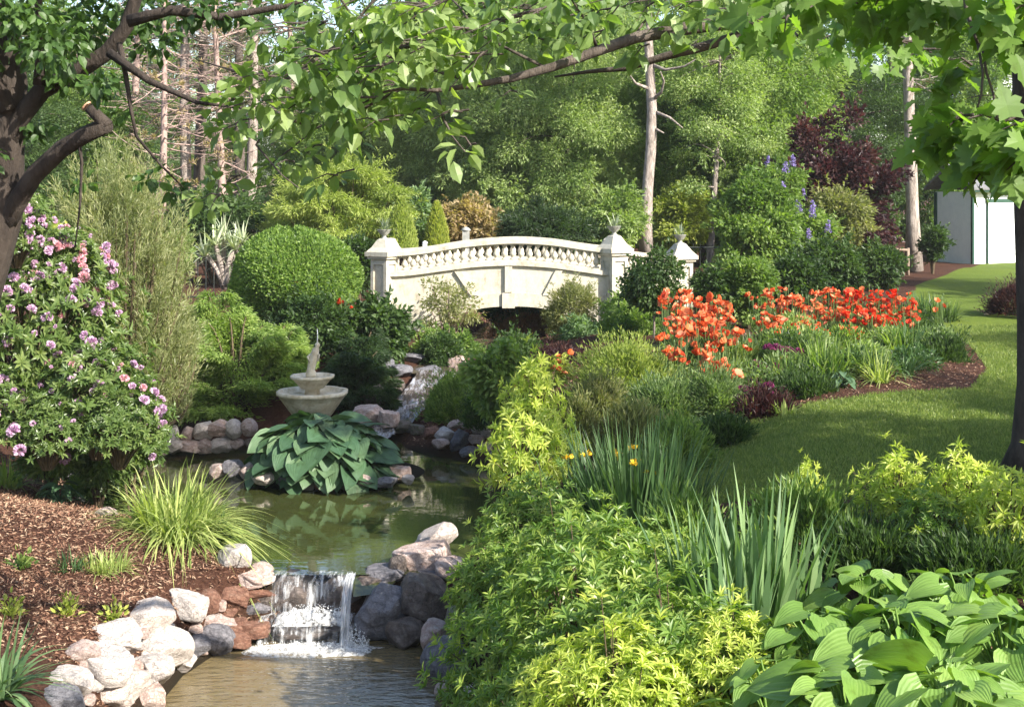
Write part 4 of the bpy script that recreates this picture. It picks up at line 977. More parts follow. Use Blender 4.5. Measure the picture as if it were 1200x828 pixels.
tree('sparse', 831, 40, 'slim birch with thin white stem right of the bridge', 'leaf_light', .55, 2., 'bark_pale', 'birch_tree')
# tall pale trunk behind the bridge, leaning and kinked, with dead stubs
Yt = 38.
P = np.array([W(757, 300, Yt), W(757, 262, Yt), W(759, 220, Yt), W(763, 170, Yt), W(764, 130, Yt), W(762, 90, Yt), W(760, 50, Yt), W(762, -60, Yt), W(765, -140, Yt)])
e = empty('pale_tree', tuple(P[0]), 'tall pale bare-stemmed tree with short dead stubs, right of the middle bridge post', 'tree')
mb = MB(); mb.tube(P - P[0], [.20, .17, .15, .15, .14, .13, .12, .09, .05], 10)
for pts in [[(764, 118), (775, 108), (778, 95), (774, 84)], [(765, 130), (785, 138), (800, 150)], [(762, 75), (780, 82), (802, 78), (815, 70)], [(763, 105), (745, 98), (738, 88)], [(765, 150), (778, 156)]]:
    Q = np.array([W(a_, b_, Yt - .3 * i_) for i_, (a_, b_) in enumerate(pts)]) - P[0]; mb.tube(Q, np.linspace(.055, .015, len(Q)), 6)
link('trunk', mb.mesh('trunk', True), M['bark_pale'], e)
mb = MB(); crown(mb, R(8), 9000, (2.6, 2.2, 1.8), 26, .8, .18, .4, centre=W(765, -80, Yt) - P[0], droop=.3); link('crown', mb.mesh('crown'), M['leaf_mid'], e)
# off-frame shade trees at the right
SG = 'shade trees standing to the right of the lawn'
for q, (x, y, sc, kd) in enumerate([(12.0, 8.0, .80, 'broad'), (15.5, 6.5, .9, 'dense'), (16.5, 10.5, .72, 'broad2'), (21.5, 16.0, .8, 'sparse'), (13.8, 2.5, .7, 'dense'), (26, 25, .9, 'sparse'), (20, 31, .7, 'sparse')]):
    e = empty('shade_tree', (x, y, tz(x, y) - .1), 'leafy tree beyond the right edge of the lawn', 'tree', SG, q * 1.3)
    a_, b_ = TREES[kd]; o = link('trunk', b_, M['bark'], e); o.scale = (sc,) * 3; o = link('crown', a_, M['leaf_mid'], e); o.scale = (sc,) * 3

# ---------------------------------------------------------------- background shrubs
shrub('golden_cypress', 'golden yellow-green spreading cypress with layered sprays, left of the bridge', 'conifer', (325, 182, 482, 300), 36, 'needle_gold', 26000, .14, .22, 60, .5, flat=.35, droop=.5, up=1.5, seed=31)
shrub('golden_cypress', 'small golden cypress low behind the round clipped bush', 'conifer', (300, 235, 390, 300), 38, 'needle_gold', 9000, .13, .22, 30, .4, flat=.35, droop=.5, seed=32)
def cone_shrub(name, label, px, ytop, ybot, wpx, Y, mat, n, seed):
    top = W(px, ytop, Y); bot = W(px, ybot, Y); h = top[2] - bot[2]; r0 = wpx / 2 * Y / FPX; rng = R(seed); t = rng.random(n) ** 1.1; a_ = rng.random(n) * 6.283
    r_ = r0 * (1 - t ** 2.2) * (.8 + .2 * rng.random(n) ** .5); P = np.stack([r_ * np.cos(a_), r_ * np.sin(a_), t * h], -1)
    A = np.stack([np.cos(a_) * .4, np.sin(a_) * .4, 1 + 0 * a_], -1) + rng.normal(size=(n, 3)) * .25; N = np.stack([np.cos(a_), np.sin(a_), 0 * a_], -1) + rng.normal(size=(n, 3)) * .6
    mb = MB(); leaves(mb, P, A, N, .12 * (.6 + .7 * rng.random(n)), .04, TQ, rng); e = empty(name, tuple(bot), label, 'conifer'); link('foliage', mb.mesh('foliage'), M[mat], e)
    mb = MB(); mb.tube([(0, 0, -.2), (0, 0, h * .8)], [.06, .02], 6); link('stem', mb.mesh('stem', True), M['bark'], e)
cone_shrub('arborvitae', 'clipped gold-edged arborvitae cone just right of the left bridge post', 470, 235, 300, 36, 34, 'needle_gold', 7000, 1)
cone_shrub('arborvitae', 'narrow yellow columnar conifer behind the bridge rail', 512, 240, 296, 26, 35, 'leaf_yel', 5000, 2)
shrub('rust_shrub', 'rust and pink tinged shrub behind the middle of the bridge', 'shrub', (522, 233, 586, 296), 36, 'leaf_rust', 8000, .11, .5, 25, .35, seed=33)
shrub('dark_yew', 'dark green low yew spreading behind the bridge rail', 'shrub', (580, 242, 692, 300), 36, 'needle_dark', 14000, .13, .25, 40, .4, seed=34)
shrub('garden_shrub', 'light green shrub behind the middle bridge post', 'shrub', (690, 225, 752, 300), 37, 'leaf_light', 8000, .12, .45, 25, .4, seed=35)
shrub('yellow_shrub', 'bright yellow-green shrub right of the tall pale trunk', 'shrub', (766, 212, 830, 300), 40, 'leaf_yel', 9000, .13, .45, 28, .45, seed=36)
shrub('garden_shrub', 'blue-green shrub left of the golden columnar conifer', 'shrub', (480, 225, 500, 290), 37, 'leaf_blue', 3500, .12, .45, 14, .3, seed=37)
shrub('purple_tree', 'dark purple-leaved plum tree left of the pale flared trunk', 'tree', (900, 132, 1056, 330), 38, 'leaf_purple', 17000, .14, .55, 75, .5, seed=38, stem='bark_dark', shell=.2, ragged=.6)
e = shrub('garden_shrub', 'green shrub with dark leaves right of the far bridge post', 'shrub', (838, 205, 935, 345), 33, 'leaf_mid', 22000, .11, .5, 55, .4, seed=39)
def lilac(box, Y, n, seed, label):
    e = shrub('lilac_bush', label, 'shrub', box, Y, 'leaf_mid', 7000, .11, .5, 24, .35, seed=seed)
    rng = R(seed); 
    x0, y0, x1, y1 = box; c = W((x0 + x1) / 2, (y0 + y1) / 2, Y); rx = (x1 - x0) / 2 * Y / FPX; rz = (y1 - y0) / 2 * Y / FPX
    for q in range(n):
        d = norm(rng.normal(size=3) * np.array([1, .6, 1]) + np.array([0, -.5, .3])); p = c + d * np.array([rx, rx, rz]) - np.array(e.location)
        mb = MB(); m_ = 90; t = rng.random(m_); rr = .08 * (1 - t) + .015; P = rdir(rng, m_) * rr[:, None]; P[:, 2] = t * .28; leaves(mb, P, rdir(rng, m_), rdir(rng, m_), .045, .04, TQ, rng)
        link('flower_spike', mb.mesh('flower_spike'), M['flower_l'], e, tuple(p))
lilac((885, 190, 945, 250), 36.5, 9, 41, 'lilac bush with violet flowers high beside the purple-leaved tree')
lilac((905, 245, 975, 300), 35, 12, 42, 'lilac bush with violet flowers low in front of the purple-leaved tree')
shrub('garden_shrub', 'olive shrub in front of the purple-leaved tree', 'shrub', (950, 225, 1020, 300), 36, 'leaf_olive', 9000, .12, .4, 28, .4, seed=43)
shrub('dark_shrub', 'dark shrub behind the right end of the poppy bed', 'shrub', (930, 285, 1010, 345), 32, 'leaf_dark', 11000, .10, .5, 30, .35, seed=44)
shrub('dark_shrub', 'dark low shrub left of the pale flared trunk foot', 'shrub', (1000, 285, 1058, 335), 36, 'leaf_dark', 8000, .10, .5, 26, .35, seed=45)
shrub('dark_shrub', 'small dark shrub between the flared trunk and the shed', 'shrub', (1080, 270, 1106, 306), 42, 'leaf_dark', 4000, .10, .5, 12, .3, seed=46)
shrub('dark_shrub', 'dark shrub behind the far left bank, under the pine trunks', 'shrub', (190, 225, 310, 305), 38, 'leaf_dark', 14000, .12, .5, 36, .5, seed=47)
shrub('garden_shrub', 'pale green small bush left of the yucca', 'shrub', (188, 270, 225, 325), 31, 'leaf_light', 6000, .07, .5, 20, .25, seed=48)
shrub('dark_shrub', 'dark shrub right of the clipped bush, before the left bridge post', 'shrub', (398, 285, 440, 345), 33, 'leaf_dark', 7000, .10, .5, 20, .3, seed=49)
shrub('dark_shrub', 'shadowed bush at the back of the garden behind the lilac', 'shrub', (840, 250, 910, 300), 44, 'leaf_dark', 8000, .13, .5, 20, .5, seed=50)
shrub('garden_shrub', 'green shrub right of the tall shed at the frame edge', 'shrub', (1170, 235, 1260, 300), 60, 'leaf_mid', 8000, .15, .5, 20, .6, seed=51)
for q, (px, lb) in enumerate([(-40, 'far left'), (60, 'behind the rhododendron'), (330, 'behind the golden cypress'), (440, 'behind the left post'), (560, 'behind the rust shrub'), (660, 'behind the yew'), (790, 'behind the yellow shrub'), (870, 'behind the lilacs'), (960, 'behind the plum tree'), (1060, 'behind the flared trunk')]):
    shrub('hedge_shrub', f'large background bush closing the view {lb}', 'shrub', (px - 75, 195 + (q * 37) % 30, px + 75, 300), 54 + (q * 7) % 8, ['leaf_mid', 'leaf_dark', 'leaf_blue', 'leaf_light'][q % 4], 9000, .2, .5, 30, .9, seed=60 + q)

# ---------------------------------------------------------------- buildings and fences
Ysd = 46.; sx0 = x_(1140, Ysd)
shed = empty('garden_shed', (sx0, Ysd, tz(sx0, Ysd)), 'white wooden shed with green corner trim and double door at the right edge', 'shed', rz=math.radians(24))
gz = tz(sx0, Ysd)
def spart(name, boxes, mat, par=None):
    mb = MB()
    for b_ in boxes: mb.box(*b_)
    return link(name, mb.mesh(name), M[mat], par or shed)
spart('wall', [(0, 4.2, 0, 1.8, -.3, 2.35)], 'whitepaint')
spart('corner_trim', [(-.03, .05, -.03, .06, -.28, 2.34)], 'greenpaint'); spart('corner_trim', [(-.04, .06, 1.7, 1.83, -.28, 2.34)], 'greenpaint')
for q, x0 in enumerate((.62, 1.55)):
    d = spart('door', [(x0, x0 + .9, -.05, -.004, .0, 2.0)], 'whitepaint'); spart('door_batten', [(x0 + .06, x0 + .84, -.075, -.051, 1.5, 1.6), (x0 + .06, x0 + .84, -.075, -.051, .3, .4)], 'whitepaint', d)
spart('door_frame', [(.54, 2.53, -.065, -.003, 2.005, 2.12), (.57, .605, -.065, -.003, 0, 2.0), (2.465, 2.50, -.065, -.003, 0, 2.0)], 'greenpaint')
spart('fascia', [(-.2, 4.4, -.28, -.22, 2.36, 2.48)], 'greenpaint')
mb = MB(); V = [(-.25, -.32, 2.42), (4.45, -.32, 2.42), (4.45, .9, 3.2), (-.25, .9, 3.2), (-.25, 2.1, 2.42), (4.45, 2.1, 2.42)]; V += [(x, y, z + .08) for x, y, z in V]
mb.add(V, np.array([(0, 1, 2, 3), (3, 2, 5, 4), (6, 9, 8, 7), (9, 10, 11, 8), (0, 6, 7, 1), (4, 5, 11, 10), (0, 3, 9, 6), (3, 4, 10, 9), (1, 7, 8, 2), (2, 8, 11, 5)])); link('roof', mb.mesh('roof'), M['roof'], shed)
# white gabled house glimpsed top right
Yh = 62.; hx = x_(1181, Yh); hz = tz(hx, Yh)
ho = empty('white_house', (hx, Yh, hz), 'pale gabled house glimpsed through leaves at the top right', 'house')
hzp = lambda py: CZ - (py - HZ) * Yh / FPX - hz
mb = MB(); w2 = .95; V = [(-w2, 0, 0), (w2, 0, 0), (w2, 0, hzp(108)), (.35, 0, hzp(97)), (.28, 0, hzp(88)), (-.28, 0, hzp(88)), (-.35, 0, hzp(97)), (-w2, 0, hzp(108))]
n8 = 8; V += [(x, 6, z) for x, y, z in V]
mb.add(V, [np.array([(i_, (i_ + 1) % 8, (i_ + 1) % 8 + 8, i_ + 8) for i_ in range(8)])[:, ::-1], np.array([range(8), range(15, 7, -1)])]); link('wall', mb.mesh('wall'), M['whitepaint'], ho)
mb = MB(); mb.box(-w2 - .08, w2 + .08, -.12, .0, hzp(112), hzp(109)); mb.box(-.32, .32, -.1, 0, hzp(89), hzp(87.5)); link('cornice', mb.mesh('cornice'), M['whitepaint'], ho)
mb = MB(); mb.box(-.25, .25, -.03, .02, hzp(128), hzp(115)); link('window', mb.mesh('window'), M['roof'], ho)
# rail fence near purple tree
def railfence(pts, label, name, nrail, hgt, mat, post_r=.05):
    P = [np.array([x_(px, Y), Y, tz(x_(px, Y), Y)]) for px, Y in pts]; e = empty(name, tuple(P[0]), label, 'fence')
    for p in P: mb = MB(); q = p - P[0]; mb.tube([q - [0, 0, .2], q + [0, 0, hgt + .05]], post_r, 8); link('post', mb.mesh('post', True), M[mat], e)
    for a_, b_ in zip(P[:-1], P[1:]):
        for k_ in range(nrail):
            h_ = hgt * (k_ + 1) / nrail; mb = MB(); mb.tube([a_ - P[0] + [0, 0, h_], (a_ + b_) / 2 - P[0] + [0, 0, h_ + .02], b_ - P[0] + [0, 0, h_ - .01]], post_r * .7, 7); link('rail', mb.mesh('rail', True), M[mat], e)
railfence([(985, 41), (1025, 41), (1064, 41.3)], 'low wooden rail fence left of the pale flared trunk', 'rail_fence', 2, .75, 'wood')
def ironfence(px0, px1, Y, label):
    a_ = np.array([x_(px0, Y), Y, tz(x_(px0, Y), Y)]); b_ = np.array([x_(px1, Y), Y, tz(x_(px1, Y), Y)]); n_ = int(np.linalg.norm(b_ - a_) / .16); e = empty('iron_fence', tuple(a_), label, 'fence'); mb = MB(); mr = MB()
    for t in np.linspace(0, 1, n_): p = (b_ - a_) * t; mb.tube([p, p + [0, 0, 1.15]], .011, 4)
    for h_ in (.12, 1.05): mr.tube([np.array([0, 0, h_]), b_ - a_ + [0, 0, h_]], .02, 5)
    link('pickets', mb.mesh('pickets'), M['iron'], e); link('rails', mr.mesh('rails'), M['iron'], e)
ironfence(395, 445, 35, 'dark iron fence behind the left bridge post'); ironfence(805, 960, 37, 'dark iron fence right of the far bridge post')
ironfence(185, 260, 33, 'pale glimpse of fence behind the yucca')
# small grey plinth & white marker behind rail
def marker(px, py0, py1, wpx, Y, label, mat):
    c = W(px, py1, Y); h_ = (py1 - py0) * Y / FPX; w_ = wpx * Y / FPX / 2; e = empty('stone_marker', tuple(c), label, 'marker')
    mb = MB(); mb.box(-w_ * .8, w_ * .8, -w_ * .8, w_ * .8, -.6, h_ * .8); link('shaft', mb.mesh('shaft'), M[mat], e); mb = MB(); mb.lathe([(w_ * 1.1, h_ * .8), (w_ * 1.1, h_ * .88), (w_ * .7, h_), (.01, h_ * 1.08)], 12); link('cap', mb.mesh('cap', True), M[mat], e)
marker(546, 267, 284, 10, 34, 'small grey stone marker behind the bridge rail', 'urn'); marker(498, 283, 293, 6, 33, 'tiny white marker behind the left part of the bridge rail', 'whitepaint')

# ---------------------------------------------------------------- middle distance left
def ball(name, label, box, Y, mat, n, L, seed):
    x0, y0, x1, y1 = box; c = W((x0 + x1) / 2, (y0 + y1) / 2, Y); rx = (x1 - x0) / 2 * Y / FPX; rz = (y1 - y0) / 2 * Y / FPX; rng = R(seed); d = rdir(rng, n)
    g = c[2] - rz; th = np.arctan2(d[:, 1], d[:, 0]); bmp = 1 + .05 * np.sin(3 * th + 4 * d[:, 2]) + .04 * np.sin(7 * th + 2) * d[:, 2] + .03 * (vnoise(d[:, 0] * 3 + 9, d[:, 2] * 3 + d[:, 1] * 2 + 9, .5, seed) - .5)
    P = d * (bmp * (1.02 - .22 * rng.random(n) ** 1.5))[:, None] * np.array([rx, rx, rz]); A = d * .7 + rng.normal(size=(n, 3)) * .6; A[:, 2] += .3
    mb = MB(); leaves(mb, P + [0, 0, rz], A, d + rng.normal(size=(n, 3)) * .6, L * (.6 + .8 * rng.random(n)), L * .55, TQ, rng); e = empty(name, (c[0], c[1], g), label, 'shrub'); link('foliage', mb.mesh('foliage'), M[mat], e)
    mb = MB()
    for q in range(12):
        v_ = norm(np.array([rng.normal(), rng.normal(), 1.5])); mb.tube([(0, 0, -.1), v_ * rz * .7, np.array([v_[0] * rx, v_[1] * rx, v_[2] * rz]) * .85 + [0, 0, rz]], [.05, .03, .01], 5)
    link('stems', mb.mesh('stems', True), M['stem'], e)
ball('clipped_bush', 'large round clipped bush, bright green, left of the bridge', (272, 271, 419, 392), 26.5, 'clip', 80000, .068, 70)
# yucca / dracaena with pale forked stems
yp = W(262, 335, 28.5); e = empty('yucca_tree', tuple(yp), 'pale forked spiky yucca left of the round clipped bush', 'yucca')
mb = MB(); heads = []
rng = R(71)
for px, py in [(240, 296), (252, 283), (262, 272), (275, 288), (284, 280), (292, 296), (256, 300), (272, 305)]:
    h_ = W(px, py, 28.5 + rng.uniform(-.3, .3)) - yp; heads.append(h_); mb.tube([rng.normal(size=3) * .04, h_ * [.35, .5, .5], h_], [.07, .055, .04], 8)
link('trunk', mb.mesh('trunk', True), M['bark_pale'], e)
mb = MB()
for h_ in heads: blades(mb, rng, 46, .04, .52, .035, (.05, 1.5), .35, c=h_ - [0, 0, .08])
link('leaves', mb.mesh('leaves'), M['yucca'], e)
# feathery tamarisk
def feathery(name, label, box, Y, mat, n, L, seed, dep=None, wd=.014):
    x0, y0, x1, y1 = box; c = W((x0 + x1) / 2, (y0 + y1) / 2, Y); rx = (x1 - x0) / 2 * Y / FPX; rz = (y1 - y0) / 2 * Y / FPX; ry = (dep or rx * 2) / 2; rng = R(seed)
    ns = n // 60; st = MB(); lf = MB(); PP = []; AA = []
    for q in range(ns):
        d = norm(rng.normal(size=3) + [0, 0, .25]); tip = d * np.array([rx, ry, rz]) * (.45 + .62 * rng.random()); s0 = np.array([tip[0] * .15, tip[1] * .15, -rz])
        dirn = norm(np.array([d[0] * .5, d[1] * .5, 1.0]) + rng.normal(size=3) * .25)
        ln = .35 + .35 * rng.random(); t = rng.random((60, 1)); base = tip - dirn * ln * .6; PP.append(base + dirn * ln * t + rng.normal(size=(60, 3)) * .03); AA.append(np.repeat(dirn[None], 60, 0) + rng.normal(size=(60, 3)) * .45)
        if q % 5 == 0:
            u = np.linspace(0, 1, 5)[:, None]; m_ = (s0 + tip) / 2 + d * .2; st.tube((1 - u) ** 2 * s0 + 2 * u * (1 - u) * m_ + u * u * tip, np.linspace(.03, .006, 5), 5, cap=False)
    P = np.concatenate(PP); A = np.concatenate(AA); leaves(lf, P, A, rdir(rng, len(P)), L * (.6 + .8 * rng.random(len(P))), wd, TQ, rng, np.repeat(rng.random(ns), 60) * .6 + .4 * rng.random(len(P)))
    e = empty(name, (c[0], c[1], c[2] - rz), label, 'shrub'); link('foliage', lf.mesh('foliage'), M[mat], e, (0, 0, rz)); link('stems', st.mesh('stems', True), M['stem'], e, (0, 0, rz))
LM('tamar', [(.12, .15, .05), (.20, .23, .09), (.30, .29, .14)])
feathery('tamarisk', 'tall feathery olive-green tamarisk behind the pink rhododendron', (55, 175, 225, 500), 20, 'tamar', 36000, .12, 72, 2.6)
feathery('tamarisk', 'lower feathery olive shrub leaning towards the juniper', (140, 350, 228, 500), 20.3, 'tamar', 22000, .10, 73, 2.0)
# junipers
def juniper(name, label, box, Y, mat, seed, n=34000, arms=46, dep=2.4):
    x0, y0, x1, y1 = box; c = W((x0 + x1) / 2, y1, Y); rx = (x1 - x0) / 2 * Y / FPX; rz = (y1 - y0) * Y / FPX; rng = R(seed); PP = []; AA = []; st = MB(); per = n // arms; TT = []
    for q in range(arms):
        a_ = rng.random() * 6.283; el = rng.random() ** .8; rr = math.sqrt(1 - el ** 2 * .75); tip = np.array([math.cos(a_) * rx * rr, math.sin(a_) * dep / 2 * rr, rz * (.12 + .83 * el) * (.85 + .25 * rng.random())])
        m_ = tip * [.45, .45, 1.0] + [0, 0, .15]; u = np.linspace(0, 1, 7)[:, None]; B = 2 * u * (1 - u) * m_ + u * u * tip; st.tube(B, np.linspace(.03, .006, 7), 4, cap=False)
        t = .25 + .75 * rng.random(per) ** .7; p = np.stack([np.interp(t, u[:, 0], B[:, i_]) for i_ in range(3)], -1); d = norm(tip - m_ + 1e-6); side = norm(np.cross(d, [0, 0, 1]))
        lat = rng.normal(size=(per, 1)) * .20 * (1.15 - t[:, None]) ; p = p + side * lat + rng.normal(size=(per, 3)) * .03 + np.array([0, 0, -1]) * np.abs(lat) * .3
        PP.append(p); AA.append(d + side * lat * 6 + rng.normal(size=(per, 3)) * .35 + [0, 0, .15]); TT.append(np.full(per, rng.random()))
    P = np.concatenate(PP); A = np.concatenate(AA); lf = MB(); leaves(lf, P, A, np.array([0, 0, 1.]) + rng.normal(size=P.shape) * .6, .09 * (.6 + .8 * rng.random(len(P))), .022, TQ, rng, np.concatenate(TT) * .5 + .5 * rng.random(len(P)))
    e = empty(name, tuple(c), label, 'conifer'); link('foliage', lf.mesh('foliage'), M[mat], e); link('stems', st.mesh('stems', True), M['stem'], e)
juniper('juniper', 'bright yellow-green spreading juniper above the pink stone bank', (196, 372, 356, 496), 22.2, 'needle_jun', 81, 46000, 60, 2.6)
juniper('juniper', 'upper juniper mound behind the bright spreading one', (208, 344, 300, 420), 23.5, 'needle_jun', 82, 22000, 34)
juniper('juniper', 'low green juniper behind the fountain figure', (280, 385, 368, 455), 23.0, 'needle_jun', 83, 20000, 34)
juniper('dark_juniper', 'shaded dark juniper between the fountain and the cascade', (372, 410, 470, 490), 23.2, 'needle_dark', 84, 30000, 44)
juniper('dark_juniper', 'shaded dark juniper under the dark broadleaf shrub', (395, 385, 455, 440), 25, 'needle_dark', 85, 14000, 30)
shrub('broadleaf_shrub', 'dark glossy broadleaf shrub at the left foot of the bridge', 'shrub', (398, 356, 482, 424), 25.8, 'leaf_dark', 9000, .11, .55, 40, .28, seed=86, tpl=TO)
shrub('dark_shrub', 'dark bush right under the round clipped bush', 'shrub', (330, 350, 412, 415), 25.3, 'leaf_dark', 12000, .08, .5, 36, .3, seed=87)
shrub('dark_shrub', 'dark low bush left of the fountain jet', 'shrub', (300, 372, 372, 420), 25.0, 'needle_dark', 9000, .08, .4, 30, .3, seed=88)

# rhododendron -------------------------------------------------------------
RH = whorl_mesh(90, 900, (1.35, 1.0, 1.0), .14, .3, 8, .5, .5, 12, -.5)
RH2 = whorl_mesh(91, 600, (1.0, .9, .9), .14, .3, 8, .5, .5, 10, -.4)
trm = []
for q in range(4):
    rng = R(200 + q); mb = MB(); m_ = 60; d = rdir(rng, m_); d[:, 2] = np.abs(d[:, 2]) * .9 - .15
    leaves(mb, d * .035, d + rng.normal(size=(m_, 3)) * .2, rdir(rng, m_), .052, .05, TO, rng); trm.append(mb.mesh('flower_truss'))
rg = R(92)
def rhodo(px, py, Y, sc, label, me, rads, nfl, cols, rz, seed, front=-.55):
    c = W(px, py, Y); rng = R(seed); e = place_whorl(me, 'rhododendron', label, 'shrub', c, sc, 'rhodo', rz, 'pink rhododendrons on the left bank', rads[2])
    for q in range(nfl):
        d = norm(np.array([rng.normal(), rng.normal() * .6 + front, rng.normal() * .7 + .35])); p = d * np.array(rads) * np.array(sc) * (.90 + .13 * rng.random()); o = link('flower_cluster', trm[q % 4], M[cols[rng.integers(len(cols))]], e, (p[0], p[1], p[2] + rads[2] * sc[2] * .95))
        o.scale = (rng.choice([.4, .6, .7, .85]) * rng.uniform(.8, 1.2),) * 3; o.rotation_euler = tuple(rng.uniform(-1.2, 1.2, 3))
rhodo(30, 395, 16.6, (.85, .9, 1.05), 'large rhododendron thick with mauve-pink flowers at the left edge', RH, (1.35, 1, 1), 98, ['flower_p'], .3, 1)
rhodo(75, 320, 17.0, (.62, .7, .62), 'upper rhododendron with salmon and pink flowers below the forked limbs', RH2, (1, .9, .9), 80, ['flower_p', 'flower_p', 'flower_s'], 1.1, 2)
rhodo(115, 470, 16.2, (.78, .8, .78), 'lower rhododendron with scattered pale pink flowers over the pond', RH2, (1, .9, .9), 44, ['flower_p', 'flower_p', 'flower_p', 'flower_s'], 2.0, 3)
rhodo(20, 270, 16.0, (.45, .6, .5), 'topmost pink rhododendron spray against the leaning trunk', RH2, (1, .9, .9), 40, ['flower_p'], 3.0, 4)
rhodo(-30, 490, 15.8, (.7, .8, .7), 'shaded rhododendron at the left edge above the boulder', RH2, (1, .9, .9), 50, ['flower_p'], 4.0, 5)
rhodo(140, 500, 15.7, (.62, .6, .55), 'lowest rhododendron hanging over the pond corner with few flowers', RH2, (1, .9, .9), 9, ['flower_p'], 5.0, 6)
rhodo(55, 505, 15.6, (.6, .6, .5), 'low rhododendron in front of the large mauve one, above the boulder', RH2, (1, .9, .9), 10, ['flower_p'], 5.6, 7)
shrub('garden_shrub', 'yellow-green new growth shrub beside the leaning trunk', 'shrub', (18, 258, 72, 310), 17.6, 'leaf_yel', 4000, .07, .5, 18, .2, seed=93)
shrub('groundcover_plant', 'low dark green plant trailing at the pond edge by the boulder', 'plant', (88, 525, 150, 600), 17.6, 'leaf_mid', 6000, .06, .4, 20, .2, seed=94)

# hostas -------------------------------------------------------------------
def hosta_parts(rng, n, R0, h0, L, asp, mbL, mbS, dome=1., cover=1.5, tl=1.):
    """n leaves in a dome; petioles from the centre"""
    f = (np.arange(n) + .5) / n; ph = np.arange(n) * 2.39996 + rng.normal(size=n) * .35; el = np.arcsin(np.clip(1 - f * cover * .62, -.1, 1)) + rng.normal(size=n) * .07
    rr = R0 * np.cos(el) * (.9 + .2 * rng.random(n)); z = h0 * (.12 + .88 * np.sin(np.clip(el, 0, 2)) ** dome) * (.9 + .2 * rng.random(n))
    D = np.stack([np.cos(ph), np.sin(ph), 0 * ph], -1); P = D * rr[:, None] * .62; P[:, 2] = z
    tilt = tl * (.2 + .65 * (rr / R0) ** 2) + rng.normal(size=n) * .28; A = D * np.cos(tilt * .7)[:, None] + np.array([0, 0, -1.]) * np.sin(tilt * .7)[:, None] * .75; A += rng.normal(size=(n, 3)) * .22
    N = D * np.sin(tilt)[:, None] * .8 + np.array([0, 0, 1.]); N += rng.normal(size=(n, 3)) * .32
    LL = L * rng.choice([.5, .75, .9, 1.05, 1.2], n) * rng.uniform(.9, 1.1, n); leaves(mbL, P, A, N, LL, LL * asp * (.85 + .3 * rng.random(n)), TH, rng, None, THL)
    for q in range(0, n):
        u = np.linspace(0, 1, 5)[:, None]; s0 = P[q] * [.12, .12, 0]; m_ = P[q] * [.4, .4, .8]; B = (1 - u) ** 2 * s0 + 2 * u * (1 - u) * m_ + u * u * P[q]; mbS.tube(B, [.009, .008, .007, .006, .005], 4, cap=False)
def hosta(label, c, mat, n, R0, h0, L, asp, seed, group=None, name='hosta', cover=1.5, sc=1, sq=(1, 1)):
    rng = R(seed); a_, b_ = MB(), MB(); hosta_parts(rng, n, R0, h0, L, asp, a_, b_, cover=cover); e = empty(name, tuple(c), label, 'hosta', group, 0, (sq[0], sq[1], sc))
    link('leaves', a_.mesh('leaves', True), M[mat], e); link('stalks', b_.mesh('stalks', True), M[mat], e); return e
ic = np.array([x_(377, 18.9), 18.9, .05])
hosta('big blue-green hosta dome on the fountain island', ic, 'hosta_blue', 250, 1.16, .78, .29, .98, 300, cover=1.6, sq=(1.12, 1))
HG = 'bright green hostas in the lower right corner'
for q, (px, py, Y, R0, L, n_, lb) in enumerate([
 (1000, 800, 6.6, .55, .27, 60, 'bright green hosta at the bottom edge, left of the corner one'),
 (1120, 800, 6.3, .60, .29, 66, 'bright green hosta at the bottom right corner'),
 (1060, 735, 7.5, .58, .28, 60, 'sunlit hosta behind the two corner hostas, right of the grey-green iris'),
 (1180, 735, 7.4, .60, .28, 60, 'sunlit hosta at the right frame edge under the yellow-green pieris'),
 (960, 730, 7.8, .50, .25, 52, 'half-shaded hosta at the foot of the grey-green iris'),
 (1130, 690, 8.6, .58, .26, 52, 'shaded hosta in the back row below the yellow-green pieris'),
 (1020, 685, 8.9, .55, .25, 46, 'dark shaded hosta in the back row, nearest to the iris'),
 (905, 790, 7.3, .42, .22, 40, 'small shaded hosta between the azalea and the corner hostas')]):
    x, y = x_(px, Y), Y; z = CZ - (py - HZ) * Y / FPX - .38
    hosta(lb, (x, y, z), 'hosta', int(n_ * 1.35), R0, .44, L * .78, .92, 310 + q, HG)
hosta('small blue hosta at the tip of the lawn', G(802, 520), 'hosta_blue', 26, .28, .2, .16, .75, 330)
hosta('small variegated hosta in the poppy bed front', G(985, 452), 'hosta_blue', 30, .3, .2, .15, .6, 331)
hosta('small blue-green hosta on the left bank beside the grey boulder', G(70, 590), 'hosta_blue', 30, .3, .22, .15, .6, 332)
hosta('low hosta left of the iris, in the gap by the lawn tip', G(790, 545), 'hosta_blue', 22, .3, .2, .15, .6, 333)

# blade plants ---------------------------------------------------------------
def bladeplant(name, label, cat, c, mat, n, R0, L, wd, tilt, droop, seed, group=None, up=1, lenvar=.35, seg=6):
    mb = MB(); tips = blades(mb, R(seed), n, R0, L, wd, tilt, droop, seg, up, lenvar=lenvar); e = empty(name, tuple(c), label, cat, group); link('leaves', mb.mesh('leaves'), M[mat], e); return e, tips
c = W(205, 655, 14.9); c[2] = tz(c[0], c[1]); bladeplant('daylily', 'big arching yellow-green daylily clump on the mulch at the pond edge', 'plant', c, 'lily', 900, .34, .84, .017, (.0, 1.0), 1.0, 400, seg=8)
c2 = W(245, 655, 15.1); c2[2] = tz(c2[0], c2[1]); bladeplant('daylily', 'smaller darker daylily tuft at the right side of the big clump', 'plant', c2, 'iris', 130, .15, .5, .02, (.0, .8), .6, 401)
c = G(180, 600); bladeplant('reed_clump', 'fine dark reeds behind the big daylily clump', 'plant', c, 'grassb', 160, .35, .6, .012, (.0, .5), .4, 402)
